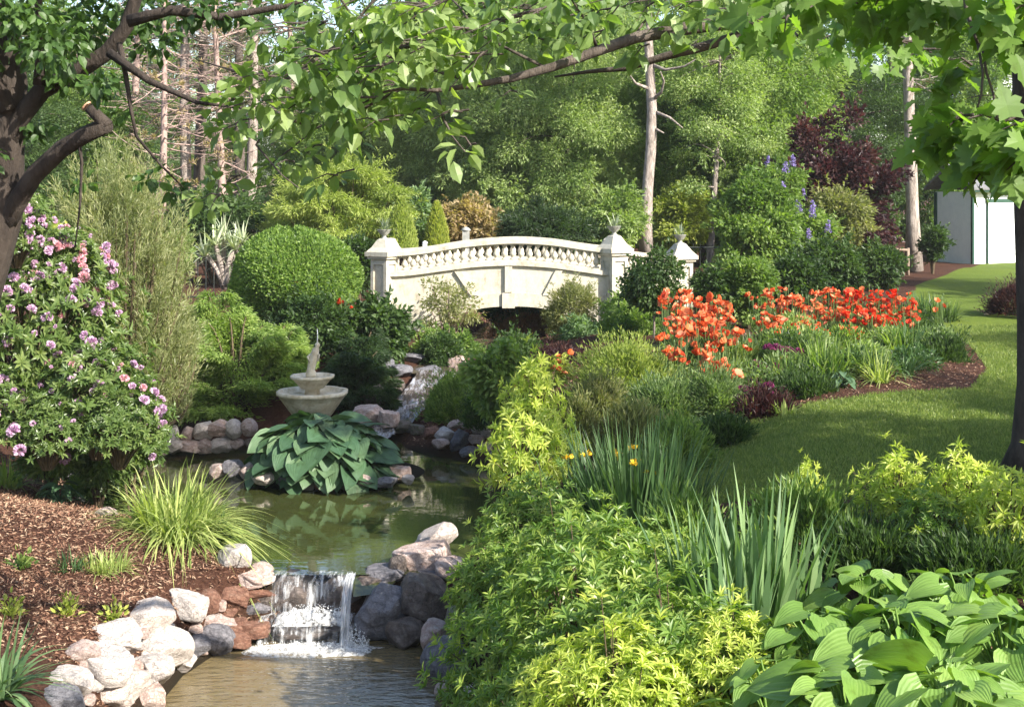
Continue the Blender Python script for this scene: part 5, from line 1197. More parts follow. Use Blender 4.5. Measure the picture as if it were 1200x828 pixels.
c = G(125, 668); bladeplant('grass_tuft', 'low soft grass tuft on the mulch left of the daylily', 'grass tuft', c, 'lily', 260, .2, .22, .01, (0, 1.1), .5, 403)
c = G(8, 572); bladeplant('grass_tuft', 'pale grass tuft at the left frame edge beside the boulder', 'grass tuft', c, 'lily', 160, .15, .4, .016, (0, 1.), .6, 404)
c = G(-8, 815); bladeplant('grass_tuft', 'bright green grass tuft in the bottom left corner', 'grass tuft', c, 'iris_grey', 110, .15, .6, .028, (0, 1.), .6, 405)
c = G(82, 668); bladeplant('grass_tuft', 'thin weedy tuft left of the soft grass tuft', 'grass tuft', c, 'iris', 60, .12, .22, .012, (0, 1.), .4, 406)
for q, (px, py, lb) in enumerate([(80, 722, 'small green seedling in the middle of the mulch'), (133, 728, 'small yellow-green seedling beside the pale stones'), (12, 722, 'leafy seedling at the left frame edge in half shade'), (24, 668, 'tiny dark seedling near the left frame edge')]):
    p = G(px, py); e = empty('seedling', tuple(p), lb, 'plant'); mb = MB(); rng = R(410 + q); n_ = 90; d = rdir(rng, n_); d[:, 2] = np.abs(d[:, 2]); leaves(mb, d * rng.random((n_, 1)) * [.13, .13, .2], d + [0, 0, .3], rdir(rng, n_) + [0, 0, 1], .06, .03, TO, rng); link('leaves', mb.mesh('leaves'), M['leaf_yel' if q < 3 else 'leaf_mid'], e)
# yellow flag iris
yi = [(745, 625, 12.6, 300, 1.0), (705, 610, 13.4, 180, .85), (785, 618, 12.9, 170, .8)]
for q, (px, py, Y, n_, L_) in enumerate(yi):
    c = W(px, py, Y); c[2] = tz(c[0], c[1]); e, tips = bladeplant('iris', ['tall dark green flag iris clump in the centre of the bed', 'flag iris clump on the left with yellow flowers', 'dark iris clump on the right, next to the lawn tip'][q], 'iris', c, 'iris', n_, .28, L_ * 1.4, .028, (0, .42), .28, 420 + q, group='dark green flag irises', lenvar=.25)
    if q < 2:
        rng = R(430 + q)
        for f_ in range(5 if q else 2):
            x, y = rng.uniform(-.35, .3), rng.uniform(-.3, .2); mb = MB(); d = rdir(rng, 9); d[:, 2] = np.abs(d[:, 2]) * .5; leaves(mb, d * .01, d, rdir(rng, 9), .06, .04, TO, rng); h_ = rng.uniform(.9, 1.15) 
            fl = link('flower', mb.mesh('flower'), M['flower_y'], e, (x, y, h_)); mb = MB(); mb.tube([(0, 0, 0), (0, 0, -h_)], .006, 4); link('flower_stem', mb.mesh('flower_stem'), M['iris'], fl)
# grey-green bearded iris, large fans in front
for q, (px, py, Y, n_, L_, lb) in enumerate([(890, 755, 8.9, 46, .98, 'tallest grey-green iris fan, right of the azalea'), (850, 735, 9.2, 36, .8, 'grey-green iris fan left of the tallest one'), (820, 720, 9.4, 26, .72, 'leftmost grey-green iris fan leaning over the azalea'), (935, 735, 9.2, 26, .66, 'short iris fan at the right side of the tallest one'), (865, 770, 8.4, 26, .7, 'front iris fan with a dropped leaf')]):
    c = W(px, py, Y); bladeplant('iris', lb, 'iris', c, 'iris_grey', int(n_ * 1.3), .2, L_, .034, (0, .36), .22, 440 + q, group='grey-green bearded irises', lenvar=.3, seg=7)

# azalea / pieris masses ----------------------------------------------------
PZ = [whorl_mesh(500 + q, 760, (.9, .9, .84), .12, .24, 8, .45, .6, 12, -.4) for q in range(3)]
AG = 'green azaleas filling the foreground bank'
for q, (px, py, Y, s_, mt, lb) in enumerate([
 (618, 642, 12.8, .56, 'pieris', 'leafy azalea at the pond corner, nearest to the white tilted stone'),
 (600, 708, 11.8, .60, 'pieris', 'azalea hanging over the boulders right of the waterfall'),
 (640, 622, 12.9, .62, 'pieris', 'azalea below the yellow-green pieris column'),
 (680, 700, 10.9, .74, 'pieris', 'broad azalea in the middle of the foreground mass'),
 (735, 690, 10.6, .66, 'pieris', 'azalea in front of the dark flag iris'),
 (618, 790, 10.2, .68, 'pieris', 'shaded azalea at the lower left of the mass beside the lower pool'),
 (700, 770, 9.3, .86, 'pieris', 'azalea at the bottom centre with yellowing tips'),
 (795, 740, 9.6, .60, 'pieris', 'azalea left of the grey-green irises'),
 (800, 800, 8.2, .72, 'pieris', 'azalea at the bottom edge with narrow bright leaves'),
 (865, 808, 7.9, .50, 'pieris_y', 'sunlit yellow-tipped azalea at the bottom, left of the hostas'),
 (650, 850, 8.6, .58, 'pieris', 'azalea cut by the bottom edge near the lower pool'),
 (730, 850, 7.6, .62, 'pieris_y', 'bright azalea cut by the bottom edge in the centre')]):
    c = W(px, py, Y); place_whorl(PZ[q % 3], 'azalea', lb, 'shrub', c, (s_, s_, s_), mt, q * 1.9, AG, .8)
YG = 'yellow-green pieris shrubs'
PY = [whorl_mesh(520 + q, 230, (.56, .56, .68), .135, .24, 8, .25, .25, 7, -.7) for q in range(3)]
for q, (px, py, Y, sx, sz_, lb) in enumerate([
 (622, 475, 16.8, .72, .95, 'glowing yellow-green pieris column in the centre of the picture, upper part'),
 (610, 540, 15.2, .80, .85, 'glowing yellow-green pieris just above the azaleas'),
 (648, 530, 15.6, .6, .75, 'small yellow-green pieris at the right side of the glowing column'),
 (1048, 578, 10.8, .55, .52, 'yellow-green pieris at the lawn edge, leftmost of the three at the right'),
 (1128, 585, 10.4, .52, .55, 'yellow-green pieris at the lawn edge, middle one at the right'),
 (1182, 610, 9.9, .62, .60, 'yellow-green pieris at the right frame edge'),
 (943, 578, 11.6, .30, .42, 'single small yellow-green pieris sprig between iris and lawn'),
 (1090, 615, 10.2, .5, .4, 'low pieris filling between the left and middle ones')]):
    c = W(px, py, Y); place_whorl(PY[q % 3], 'pieris', lb, 'shrub', c, (sx, sx, sz_), 'pieris_y' if q < 7 else 'pieris', q * 2.1, YG, .62)

# centre plants ----------------------------------------------------------------
shrub('broadleaf_shrub', 'glossy green broadleaf shrub left of the orange flowers in the centre', 'shrub', (553, 405, 618, 490), 19.5, 'leaf_mid', 5200, .11, .45, 34, .24, seed=600, tpl=TO)
shrub('pale_shrub', 'thin pinkish shrub standing in front of the left half of the bridge', 'shrub', (488, 322, 562, 400), 28.0, 'leaf_olive', 2600, .07, .45, 30, .2, seed=601, stem='twig', ragged=.6, shell=.2)
shrub('garden_shrub', 'mixed green shrub below the pinkish one beside the stream', 'shrub', (486, 388, 566, 440), 26.5, 'leaf_mid', 12000, .075, .45, 42, .27, seed=602)
shrub('dark_shrub', 'dark shrub over the stream under the left of the arch', 'shrub', (490, 395, 545, 440), 26.0, 'leaf_dark', 6000, .07, .45, 24, .22, seed=603)
shrub('dwarf_pine', 'rounded yellow-green dwarf pine against the right half of the arch', 'shrub', (638, 332, 704, 396), 27.8, 'leaf_olive', 9000, .08, .2, 36, .22, seed=604, up=1.2, droop=-.2)
shrub('dark_shrub', 'blue-grey dark shrub under the dwarf pine', 'shrub', (655, 372, 712, 430), 27.0, 'leaf_blue', 5000, .08, .45, 24, .22, seed=605)
shrub('garden_shrub', 'dense green bush at the foot of the middle bridge post', 'shrub', (700, 335, 790, 412), 27.0, 'leaf_mid', 14000, .075, .5, 46, .3, seed=606)
sp = W(766, 408, 24.6)
e = empty('sapling', tuple(sp), 'slim standard sapling with dark leaves in front of the far bridge post', 'tree')
mb = MB(); mb.tube([(0, 0, 0), (.01, 0, .5), (-.01, 0, 1.1)], [.022, .02, .016], 7); link('trunk', mb.mesh('trunk', True), M['bark_pale'], e)
mb = MB(); crown(mb, R(608), 5200, (.42, .42, .5), 34, .2, .07, .55, TO, .8, centre=(0, 0, 1.12), ragged=.4, droop=.3); link('crown', mb.mesh('crown'), M['leaf_dark'], e)
shrub('garden_shrub', 'dark green shrub around the foot of the sapling', 'shrub', (705, 362, 775, 420), 25.6, 'leaf_mid', 8000, .08, .5, 34, .24, seed=609)
shrub('dark_shrub', 'dark bronze-leaved perennial under the bridge post', 'shrub', (625, 408, 700, 450), 23.5, 'leaf_purple', 5000, .08, .3, 26, .22, seed=610)
shrub('garden_shrub', 'dark green bush between stream and orange flowers', 'shrub', (575, 398, 640, 436), 25, 'leaf_dark', 7000, .075, .5, 28, .24, seed=611)
def cushion(label, box, Y, mat, n, L, seed, name='cushion_plant', dep=None):
    x0, y0, x1, y1 = box; c = W((x0 + x1) / 2, y1, Y); rx = (x1 - x0) / 2 * Y / FPX; rz = (y1 - y0) * Y / FPX; rng = R(seed); d = rdir(rng, n); d[:, 2] = np.abs(d[:, 2]); P = d * (1 - .2 * rng.random((n, 1)) ** 2) * [rx, dep or rx, rz]
    P *= (.70 + .42 * vnoise(d[:, 0] * 4 + 9, d[:, 1] * 4 + d[:, 2] * 2 + 9, 1.1, seed))[:, None]; P *= (1 + .5 * (rng.random(n) < .16) * rng.random(n))[:, None]
    mb = MB(); blades(mb, rng, 30, rx * .8, max(rz * .7, .15), .014, (0, .9), .4, 4, c=(0, 0, 0), lenvar=.5)
    L = L * 1.15; leaves(mb, P, d + rng.normal(size=(n, 3)) * .5 + [0, 0, .6], rdir(rng, n), L * (.6 + .8 * rng.random(n)), L * .22, TQ, rng); e = empty(name, tuple(c), label, 'plant'); link('foliage', mb.mesh('foliage'), M[mat], e)
cushion('rounded yellow-green cushion plant left of the poppies', (682, 408, 785, 462), 20.8, 'needle_gold', 26000, .07, 620)
cushion('grey-green cushion at the front of the yellow one', (668, 448, 730, 492), 19.0, 'leaf_olive', 14000, .07, 621)
cushion('soft green low mound before the poppies', (740, 450, 822, 492), 19.2, 'poppyleaf', 12000, .08, 622)
cushion('dark green low mound beside the flag iris', (700, 484, 780, 520), 17.4, 'leaf_olive', 14000, .08, 623)
cushion('low green carpet at the right of the cascade', (500, 440, 572, 492), 21.9, 'leaf_mid', 12000, .06, 624)
cushion('pale leafy mound right of the glowing pieris', (660, 480, 700, 530), 17.2, 'leaf_olive', 9000, .08, 625)
cushion('dark low mound in shade left of the glowing pieris', (545, 455, 600, 500), 20.6, 'leaf_dark', 8000, .06, 626)
LM('redbrown', [(.12, .05, .03), (.2, .09, .06), (.2, .16, .07)])
cushion('red-brown low mound seen under the arch', (574, 368, 656, 402), 30.1, 'redbrown', 9000, .05, 627)
for q, (box, Y, mt, lb) in enumerate([((826, 494, 878, 516), 17.6, 'leaf_dark', 'dark groundcover tuft near the lawn tip'), ((860, 462, 930, 495), 18.8, 'leaf_purple', 'purple-bronze coral bells at the bed front'), ((900, 440, 990, 478), 19.6, 'leaf_dark', 'dark green mound in the bed front below the poppies'), ((1000, 425, 1085, 455), 21.2, 'iris', 'green tufted plant at the bed front right'), ((1070, 395, 1140, 448), 22.5, 'leaf_dark', 'dark bushy plant at the right tip of the bed'), ((800, 440, 870, 480), 19.2, 'poppyleaf', 'pale lobed foliage below the left poppies'), ((760, 500, 830, 545), 16.2, 'leaf_mid', 'low leafy plant between flag iris and lawn tip'), ((1160, 335, 1230, 368), 30, 'leaf_purple', 'small reddish shrub on the lawn at the right edge')]):
    cushion(lb, box, Y, mt, 9000, .075, 630 + q)
shrub('dark_shrub', 'dark bush added to stand in for the shade under the bridge arch', 'shrub', (560, 346, 662, 384), 31.6, 'needle_dark', 9000, .10, .4, 30, .3, seed=640)  # dark foliage added so the arch opening shows a shaded band
shrub('garden_shrub', 'mid green shrub between the sapling and the middle poppies', 'shrub', (850, 300, 905, 382), 27.5, 'leaf_mid', 9000, .08, .5, 34, .28, seed=642)
shrub('dark_shrub', 'dark green shrub right behind the left poppies', 'shrub', (812, 318, 856, 372), 27.5, 'leaf_dark', 6000, .08, .5, 24, .25, seed=643)
shrub('dark_shrub', 'dark green shrub behind the middle of the poppy row', 'shrub', (900, 300, 965, 350), 29, 'leaf_dark', 8000, .09, .5, 28, .28, seed=644)
for q, (bx_, lb) in enumerate([((28, 492, 88, 560), 'above the boulder'), ((84, 500, 146, 568), 'right of the boulder'), ((128, 498, 186, 548), 'over the pond corner')]):
    shrub('underbrush_plant', 'low leafy growth under the rhododendrons ' + lb, 'plant', bx_, 16.4 + q * .3, 'rhodo', 4500, .085, .4, 26, .2, seed=645 + q)
rr_ = R(641)
BF = 'leafy perennials filling the poppy bed'
for q in range(46):
    px = rr_.uniform(775, 1120); ed_ = np.interp(px, [775, 840, 900, 1000, 1140], [520, 505, 483, 464, 452]); py = ed_ - 26 - rr_.uniform(0, 1) ** 1.4 * 60
    p = G(px, py); kind = q % 4
    h_ = rr_.uniform(.28, .5); e = empty('perennial_plant', tuple(p), 'green leafy perennial without flowers among the poppies', 'plant', BF); mb = MB(); rng = R(660 + q)
    if kind < 2: blades(mb, rng, 170, .28, h_ * 1.15, .022, (0, 1.0), .5, 5)
    else:
        n_ = 900; d = rdir(rng, n_); d[:, 2] = np.abs(d[:, 2]); P = d * rng.random((n_, 1)) ** .4 * [.42, .36, h_]; leaves(mb, P, d + rng.normal(size=(n_, 3)) * .5, rng.normal(size=(n_, 3)) * .6 + [0, 0, 1], .085 * (.6 + .8 * rng.random(n_)), .035, TQ, rng)
    link('leaves', mb.mesh('leaves'), M[['poppyleaf', 'iris', 'leaf_mid', 'leaf_dark', 'poppyleaf', 'leaf_light'][(q * 5 // 3) % 6]], e)
CF = 'low mixed plants between the yellow cushion and the flag iris'
for q in range(26):
    px = rr_.uniform(660, 830); py = rr_.uniform(470, 540); p = G(px, py); e = empty('perennial_plant', tuple(p), 'low mixed green plant in the bed centre between cushion and flag iris', 'plant', CF); mb = MB(); rng = R(720 + q); h_ = rr_.uniform(.15, .3)
    if q % 2: blades(mb, rng, 150, .22, h_ * 1.2, .02, (0, 1.0), .5, 5)
    else:
        n_ = 800; d = rdir(rng, n_); d[:, 2] = np.abs(d[:, 2]); P = d * rng.random((n_, 1)) ** .4 * [.38, .34, h_]; leaves(mb, P, d + rng.normal(size=(n_, 3)) * .5, rng.normal(size=(n_, 3)) * .6 + [0, 0, 1], .07 * (.6 + .8 * rng.random(n_)), .035, TQ, rng)
    link('leaves', mb.mesh('leaves'), M[['poppyleaf', 'leaf_olive', 'leaf_mid', 'leaf_dark', 'leaf_light', 'iris'][(q * 7) % 6]], e)
# low dark fill between foreground plants
for q, (box, Y, mt, lb) in enumerate([((880, 585, 1010, 640), 11.0, 'leaf_mid', 'low green plant behind the grey-green irises'), ((960, 625, 1080, 670), 10.2, 'leaf_dark', 'dark low plant under the left yellow-green pieris'), ((1080, 640, 1220, 680), 9.6, 'leaf_dark', 'dark low plant under the right yellow-green pieris'), ((760, 600, 850, 660), 11.4, 'leaf_mid', 'low green plant between the two iris groups')]):
    cushion(lb, box, Y, mt, 9000, .08, 650 + q)

# poppies --------------------------------------------------------------------------
def poppy_flower(seed):
    rng = R(seed); mb = MB(); n_ = 7; a_ = np.arange(n_) * 2.39996 + rng.random() * 6; d = np.stack([np.cos(a_), np.sin(a_), .3 + .35 * seed + .6 * rng.random(n_)], -1); leaves(mb, d * .006, d, np.stack([-np.cos(a_) * .6, -np.sin(a_) * .6, 1 + 0 * a_], -1), .075, .095, TO, rng); return mb.mesh('flower', True)
PF = [poppy_flower(s) for s in range(5)]
def poppy_foliage(seed, n=260):
    rng = R(seed); mb = MB(); blades(mb, rng, n, .2, .42, .03, (.1, 1.2), .5, 5); return mb.mesh('foliage')
PFo = [poppy_foliage(s) for s in (700, 701, 702)]
PG2 = 'oriental poppy clumps in the long bed'
r = R(710)
pop = []
for px, top, w_, nf, Y, zone in [
 (790, 352, 22, 9, 23.2, 0), (815, 352, 24, 11, 23.4, 0), (840, 358, 24, 11, 23.2, 0), (800, 375, 24, 10, 22.0, 0), (830, 385, 24, 10, 21.6, 0), (858, 392, 22, 7, 21.4, 0), (790, 395, 20, 6, 20.8, 0), (845, 415, 24, 7, 19.8, 0), (826, 422, 14, 3, 19.4, 0),
 (912, 343, 20, 8, 25.0, 1), (925, 352, 18, 7, 24.8, 1), (900, 375, 20, 7, 23.2, 1), (920, 385, 18, 6, 22.6, 1), (948, 352, 20, 8, 25.0, 1), (945, 375, 20, 8, 23.6, 1), (890, 352, 14, 4, 24.8, 1),
 (970, 345, 22, 11, 25.8, 2), (992, 343, 22, 12, 26.0, 2), (1014, 345, 22, 12, 26.0, 2), (1036, 346, 22, 11, 26.0, 2), (1058, 352, 20, 9, 25.6, 2), (1072, 356, 12, 5, 25.4, 2), (975, 365, 22, 9, 24.6, 2), (1000, 365, 22, 9, 24.6, 2), (1022, 370, 22, 9, 24.4, 2), (985, 385, 18, 5, 23.4, 2), (1005, 390, 16, 4, 23.2, 2), (1045, 372, 20, 6, 24.6, 2), (1075, 382, 10, 2, 24, 3), (1100, 352, 8, 3, 27, 3), (915, 412, 10, 2, 21, 3),
 (345, 333, 6, 2, 25.6, 4), (398, 350, 14, 6, 25.6, 5), (420, 372, 10, 4, 25.8, 5)]:
    lb = ['orange poppy clump left part of the bed, beside the sapling', 'orange poppy clump in the middle part of the bed', 'red-orange poppy clump in the dense right part of the bed', 'few scattered poppies at the edge of the bed', 'single orange poppy against the round clipped bush', 'red-orange poppies between the clipped bush and the left bridge post'][zone]
    c = W(px, top, Y); gz = min(tz(c[0], c[1]), c[2] - .35) if zone < 4 else c[2] - .5; e = empty('poppy_clump', (c[0], c[1], gz), lb, 'poppies', PG2); hh = c[2] - gz
    o = link('foliage', PFo[r.integers(3)], M['poppyleaf'], e); o.scale = (w_ / 24, w_ / 24, hh / .52 * .8); o.rotation_euler.z = r.random() * 6
    ww = w_ * .8 * Y / FPX; st = MB()
    for f_ in range(nf * 3 if zone < 3 else nf):
        x, y = r.uniform(-ww, ww), r.uniform(-.35, .35); z = hh * r.uniform(.55, 1.1); mt = 'flower_r' if (zone == 2 and r.random() < .6 and px > 990) or zone == 5 else 'flower_o'
        f2 = link('flower', PF[r.integers(5)], M[mt], e, (x, y, z)); f2.scale = (r.uniform(.5, 1.25) * (1.3 if zone == 0 else 1.),) * 3; f2.rotation_euler = (r.uniform(-.2, 1.2), r.uniform(-.8, .8), r.random() * 6); st.tube([(x * .5, y * .5, 0), (x * .9, y * .9, z * .6), (x, y, z)], .006, 4, cap=False)
    for f_ in range(3):
        x, y = r.uniform(-ww, ww), r.uniform(-.3, .3); z = hh * r.uniform(.95, 1.22); st.tube([(x * .5, y * .5, 0), (x * .9, y * .9, z * .6), (x, y, z - .03), (x, y, z), (x, y, z + .035)], [.006, .006, .006, .018, .004], 5)
    link('flower_stems', st.mesh('flower_stems'), M['poppyleaf'], e)
# orange azalea flowers in centre
for q, (px, py, Y, lb) in enumerate([(622, 442, 19.0, 'orange flowering azalea sprig above the glowing pieris'), (655, 428, 21.5, 'orange flowering perennial behind the glowing pieris'), (610, 470, 18.2, 'small orange flower sprig low on the glowing pieris')]):
    c = W(px, py, Y); e = empty('orange_azalea', (c[0], c[1], c[2] - .35), lb, 'plant'); rng = R(750 + q); mb = MB(); n_ = 500; P = rdir(rng, n_) * rng.random((n_, 1)) ** .5 * [.26, .2, .3] + [0, 0, .25]; leaves(mb, P, rdir(rng, n_) + [0, 0, .5], rdir(rng, n_), .08, .03, TO, rng); link('foliage', mb.mesh('foliage'), M['leaf_yel'], e)
    for f_ in range(12 - 3 * q): o = link('flower', PF[f_ % 5], M['flower_o'], e, tuple(rng.uniform(-1, 1, 3) * [.16, .15, .28] + [0, -.1, .33])); o.rotation_euler = (rng.uniform(0, 1), 0, rng.random() * 6); o.scale = (.9,) * 3
# magenta spots
for q, (px, py, Y) in enumerate([(922, 412, 21), (900, 430, 20.4), (882, 458, 19.2)]):
    c = W(px, py, Y); e = empty('magenta_perennial', (c[0], c[1], c[2] - .35), ['magenta perennial in the middle of the bed, highest of three', 'magenta perennial just below the highest one', 'magenta perennial lowest at the bed front'][q], 'plant', 'magenta perennials'); rng = R(760 + q)
    for f_ in range(6): link('flower', trm[f_ % 4], M['flower_m'], e, tuple(rng.normal(size=3) * [.12, .08, .06] + [0, 0, .36]))
    mb = MB(); blades(mb, rng, 60, .1, .4, .015, (0, .8), .3); link('foliage', mb.mesh('foliage'), M['leaf_dark'], e)
for q, (px, py, L_, n_, mt, lb) in enumerate([(1030, 448, .5, 90, 'lily', 'pale arching grass-like tuft at the bed front'), (1060, 440, .5, 80, 'iris', 'green blade tuft right of the pale one'), (880, 490, .35, 60, 'lily', 'small yellow-green tuft at the bed front near the lawn tip'), (815, 470, .35, 70, 'lily', 'pale tuft left in the bed'), (920, 486, .22, 50, 'lily', 'tiny bright tuft on the bed edge')]):
    bladeplant('grass_tuft', lb, 'grass tuft', G(px, py), mt, n_, .14, L_, .018, (0, 1.), .6, 770 + q)

# ---------------------------------------------------------------- foreground trees
def treepart(e, name, mb, mat, smooth=True): return link(name, mb.mesh(name, smooth), M[mat], e)
# left: dark leaning tree with sawn limb
Yl = 9.0
b0 = W(-75, 800, Yl); b0[2] = tz(b0[0], b0[1]) - .1
e = empty('leaning_tree', tuple(b0), 'dark leaning tree with a sawn-off limb at the left edge', 'tree')
mb = MB(); q_ = lambda pts, yy=Yl, j=0: np.array([W(a_, c_2, yy + j * i_) for i_, (a_, c_2) in enumerate(pts)]) - b0
mb.tube(np.vstack([[0, 0, 0], q_([(-72, 640), (-60, 480), (-38, 370), (-14, 300), (2, 255), (6, 200), (8, 150), (14, 100), (10, 50), (-5, 0), (-20, -80)])]), [.24, .2, .18, .17, .15, .13, .12, .11, .10, .09, .08, .05], 12)
mb.tube(q_([(-2, 280), (18, 240), (40, 205), (72, 175), (100, 158), (126, 146)], j=-.08), [.07, .066, .06, .055, .052, .05], 10)
mb.tube(q_([(8, 185), (22, 140), (50, 105), (90, 85), (125, 62), (148, 32), (160, -5), (168, -60)], j=-.05), [.065, .065, .06, .055, .05, .045, .04, .03], 10)
mb.tube(q_([(126, 148), (116, 138), (104, 126)], 8.6), [.042, .038, .034], 9)
mb.tube(q_([(92, 160), (96, 190), (94, 240), (88, 290)], 8.7), [.014, .011, .008, .004], 5)
mb.tube(q_([(140, 50), (148, 90), (154, 130), (160, 160), (190, 195), (215, 220)], 8.6), [.02, .016, .013, .01, .008, .004], 5)
mb.tube(q_([(128, 62), (175, 95), (230, 120), (290, 128)], 8.6, -.1), [.03, .022, .014, .006], 6)
mb.tube(q_([(10, 130), (-10, 80), (-30, 20)], 8.9), [.06, .05, .03], 8); mb.tube(q_([(150, 25), (200, 12), (260, 20), (330, 8), (390, -10)], 8.5), [.04, .032, .025, .018, .01], 7)
mb.tube(q_([(46, 100), (48, 60), (44, 10), (50, -40)], 8.8), [.04, .03, .025, .02], 7)
treepart(e, 'trunk', mb, 'bark_dark')
mb = MB(); s_ = W(102, 125, 8.6) - b0; d_ = norm(W(102, 124, 8.6) - W(116, 138, 8.6)); mb.tube([s_, s_ + d_ * .012], [.035, .035], 12); 
M['cut'] = simple('sawn_wood', [(.42, .22, .13), (.55, .34, .22)], 20, .8, .004); treepart(e, 'sawn_end', mb, 'cut', False)
mb = MB(); rng = R(800)
def cluster(mb, rng, px, py, Y, rpx, n, L, asp, tpl, e0, droop=.5, flat=.6, lf=None, tw=None):
    c = W(px, py, Y) - e0; r_ = rpx * Y / FPX; d = rdir(rng, n) * rng.random((n, 1)) ** .5; P = c + d * r_ * [1, 1, flat]
    if tw is not None:
        for q in range(max(2, n // 7)):
            a_ = P[rng.integers(n)]; o_ = c + np.array([r_ * 1.3, 0, r_ * .5]) * rng.uniform(.3, 1); tw.tube([o_, (o_ + a_) / 2 + [0, 0, .02], a_], [.006, .004, .002], 4, cap=False)
    A = d + rng.normal(size=(n, 3)) * .4 + [0, 0, -droop]; N = np.array([0, 0, 1.]) + rng.normal(size=(n, 3)) * .55 + d * .3; LL = L * (.65 + .6 * rng.random(n)) * (.64 if tpl is TM else 1); leaves(mb, P, A, N, LL, LL * asp, tpl, rng, np.clip(rng.random() * .5 + .5 * rng.random(n), 0, 1), lf)
for (px, py, rp, n_) in [(20, 20, 60, 260), (60, 60, 40, 150), (75, 90, 26, 90), (-20, 60, 60, 200), (5, 120, 30, 90), (90, 20, 50, 200), (130, 90, 24, 60), (115, 100, 26, 70), (60, 40, 30, 90), (140, 10, 50, 150), (190, 20, 50, 150), (240, 8, 45, 130), (100, 40, 45, 120), (-30, 0, 80, 260), (180, 50, 30, 70), (300, 12, 45, 110), (350, 5, 40, 90), (40, 150, 26, 60), (150, 130, 18, 30), (175, 210, 20, 40), (205, 222, 14, 24), (100, 215, 16, 20), (-40, 180, 50, 150), (60, -40, 90, 300), (180, -40, 90, 260), (-60, -80, 110, 300)]:
    cluster(mb, rng, px, py, 8.6 + rng.uniform(-.5, .6), rp, int(n_ * .72), .078, .6, TO, b0)
treepart(e, 'crown', mb, 'left_leaf', False)
# long overhanging bough from the right
Yo = 8.0; b0 = np.array([5.2, 8.4, tz(5.2, 8.4) - .1])
e = empty('overhanging_tree', tuple(b0), 'broadleaf tree sending one long bough across the top of the view from the right', 'tree')
mb = MB(); q2 = lambda pts, y0=Yo, y1=Yo: np.array([W(a_, c_2, y0 + (y1 - y0) * i_ / (len(pts) - 1)) for i_, (a_, c_2) in enumerate(pts)]) - b0
mb.tube([(0, 0, 0), (.05, 0, 1.5), (-.1, 0, 3), (0, 0, 4.2), (.15, 0, 6)], [.2, .16, .15, .13, .07], 12)
mb.tube(np.vstack([[-.05, 0, 3.6], q2([(1230, -60), (1100, -35), (1000, -5), (930, 12), (870, 24), (800, 34), (745, 44), (700, 60), (650, 78), (600, 92), (555, 100), (512, 106), (470, 104), (430, 112)], 8.2, 7.6)]), [.09, .075, .065, .055, .05, .042, .038, .034, .03, .026, .022, .017, .012, .009, .005], 9)
mb.tube(q2([(905, 18), (860, 44), (820, 56), (780, 66), (735, 80), (690, 84), (650, 90)], 8.0, 8.5), [.032, .03, .028, .024, .018, .012, .006], 8)
mb.tube(q2([(800, 32), (792, 50), (796, 62)], 8., 7.9), [.012, .009, .005], 5)
tw = [[(640, 80), (600, 60), (560, 40), (520, 28), (470, 22)], [(560, 98), (500, 80), (440, 62), (380, 50), (330, 45)], [(470, 104), (420, 130), (370, 150), (340, 175), (320, 190)], [(512, 106), (520, 140), (530, 160), (545, 178)], [(440, 62), (420, 30), (400, 0), (380, -30)], [(400, 50), (340, 90), (290, 120), (250, 130)], [(700, 58), (690, 30), (670, 0), (650, -30)], [(370, 150), (340, 140), (316, 142), (300, 170), (330, 205), (350, 220)], [(560, 40), (540, 10), (510, -20)], [(740, 44), (760, 20), (740, -10)], [(340, 90), (280, 85), (230, 70)]]
for p_ in tw: mb.tube(q2(p_, 7.9, 7.4 + (len(p_) % 2)), np.linspace(.011, .003, len(p_)), 5)
TWG = mb
mb = MB(); rng = R(801)
for (px, py, rp, n_) in [(470, 20, 55, 60), (520, 25, 55, 60), (570, 35, 50, 45), (420, 40, 50, 55), (380, 45, 50, 50), (330, 45, 40, 40), (440, 70, 45, 50), (400, 95, 45, 44), (480, 60, 50, 50), (530, 75, 40, 38), (370, 90, 40, 36), (300, 100, 36, 36), (250, 125, 26, 26), (330, 130, 34, 36), (275, 150, 30, 22), (400, 130, 38, 34), (440, 110, 36, 34), (480, 120, 34, 28), (520, 140, 22, 14), (540, 175, 26, 9), (350, 180, 26, 20), (255, 215, 20, 12), (240, 235, 18, 9), (330, 195, 22, 14), (600, 20, 50, 40), (640, 30, 50, 36), (560, 75, 30, 18), (690, 20, 45, 34), (620, 55, 30, 16), (670, 50, 28, 14), (740, 12, 45, 34), (740, 60, 16, 8), (790, 15, 40, 30), (830, 20, 35, 26), (400, 10, 60, 50), (470, -10, 70, 50), (560, -5, 60, 50), (650, -10, 60, 40), (400, 165, 30, 20), (430, 150, 22, 12), (600, 110, 14, 5), (810, 60, 18, 8), (860, 40, 22, 14), (385, 210, 22, 12), (350, 75, 36, 30), (720, -20, 70, 40), (840, -20, 70, 40), (460, 140, 26, 14)]:
    cluster(mb, rng, px, py, 7.8 + rng.uniform(-.6, .7), rp * 1.12, int(n_ * (.95 if px < 420 else .95)), .112, .58, TO, b0, .35, tw=TWG)
treepart(e, 'crown', mb, 'over', False); treepart(e, 'trunk', TWG, 'bark')
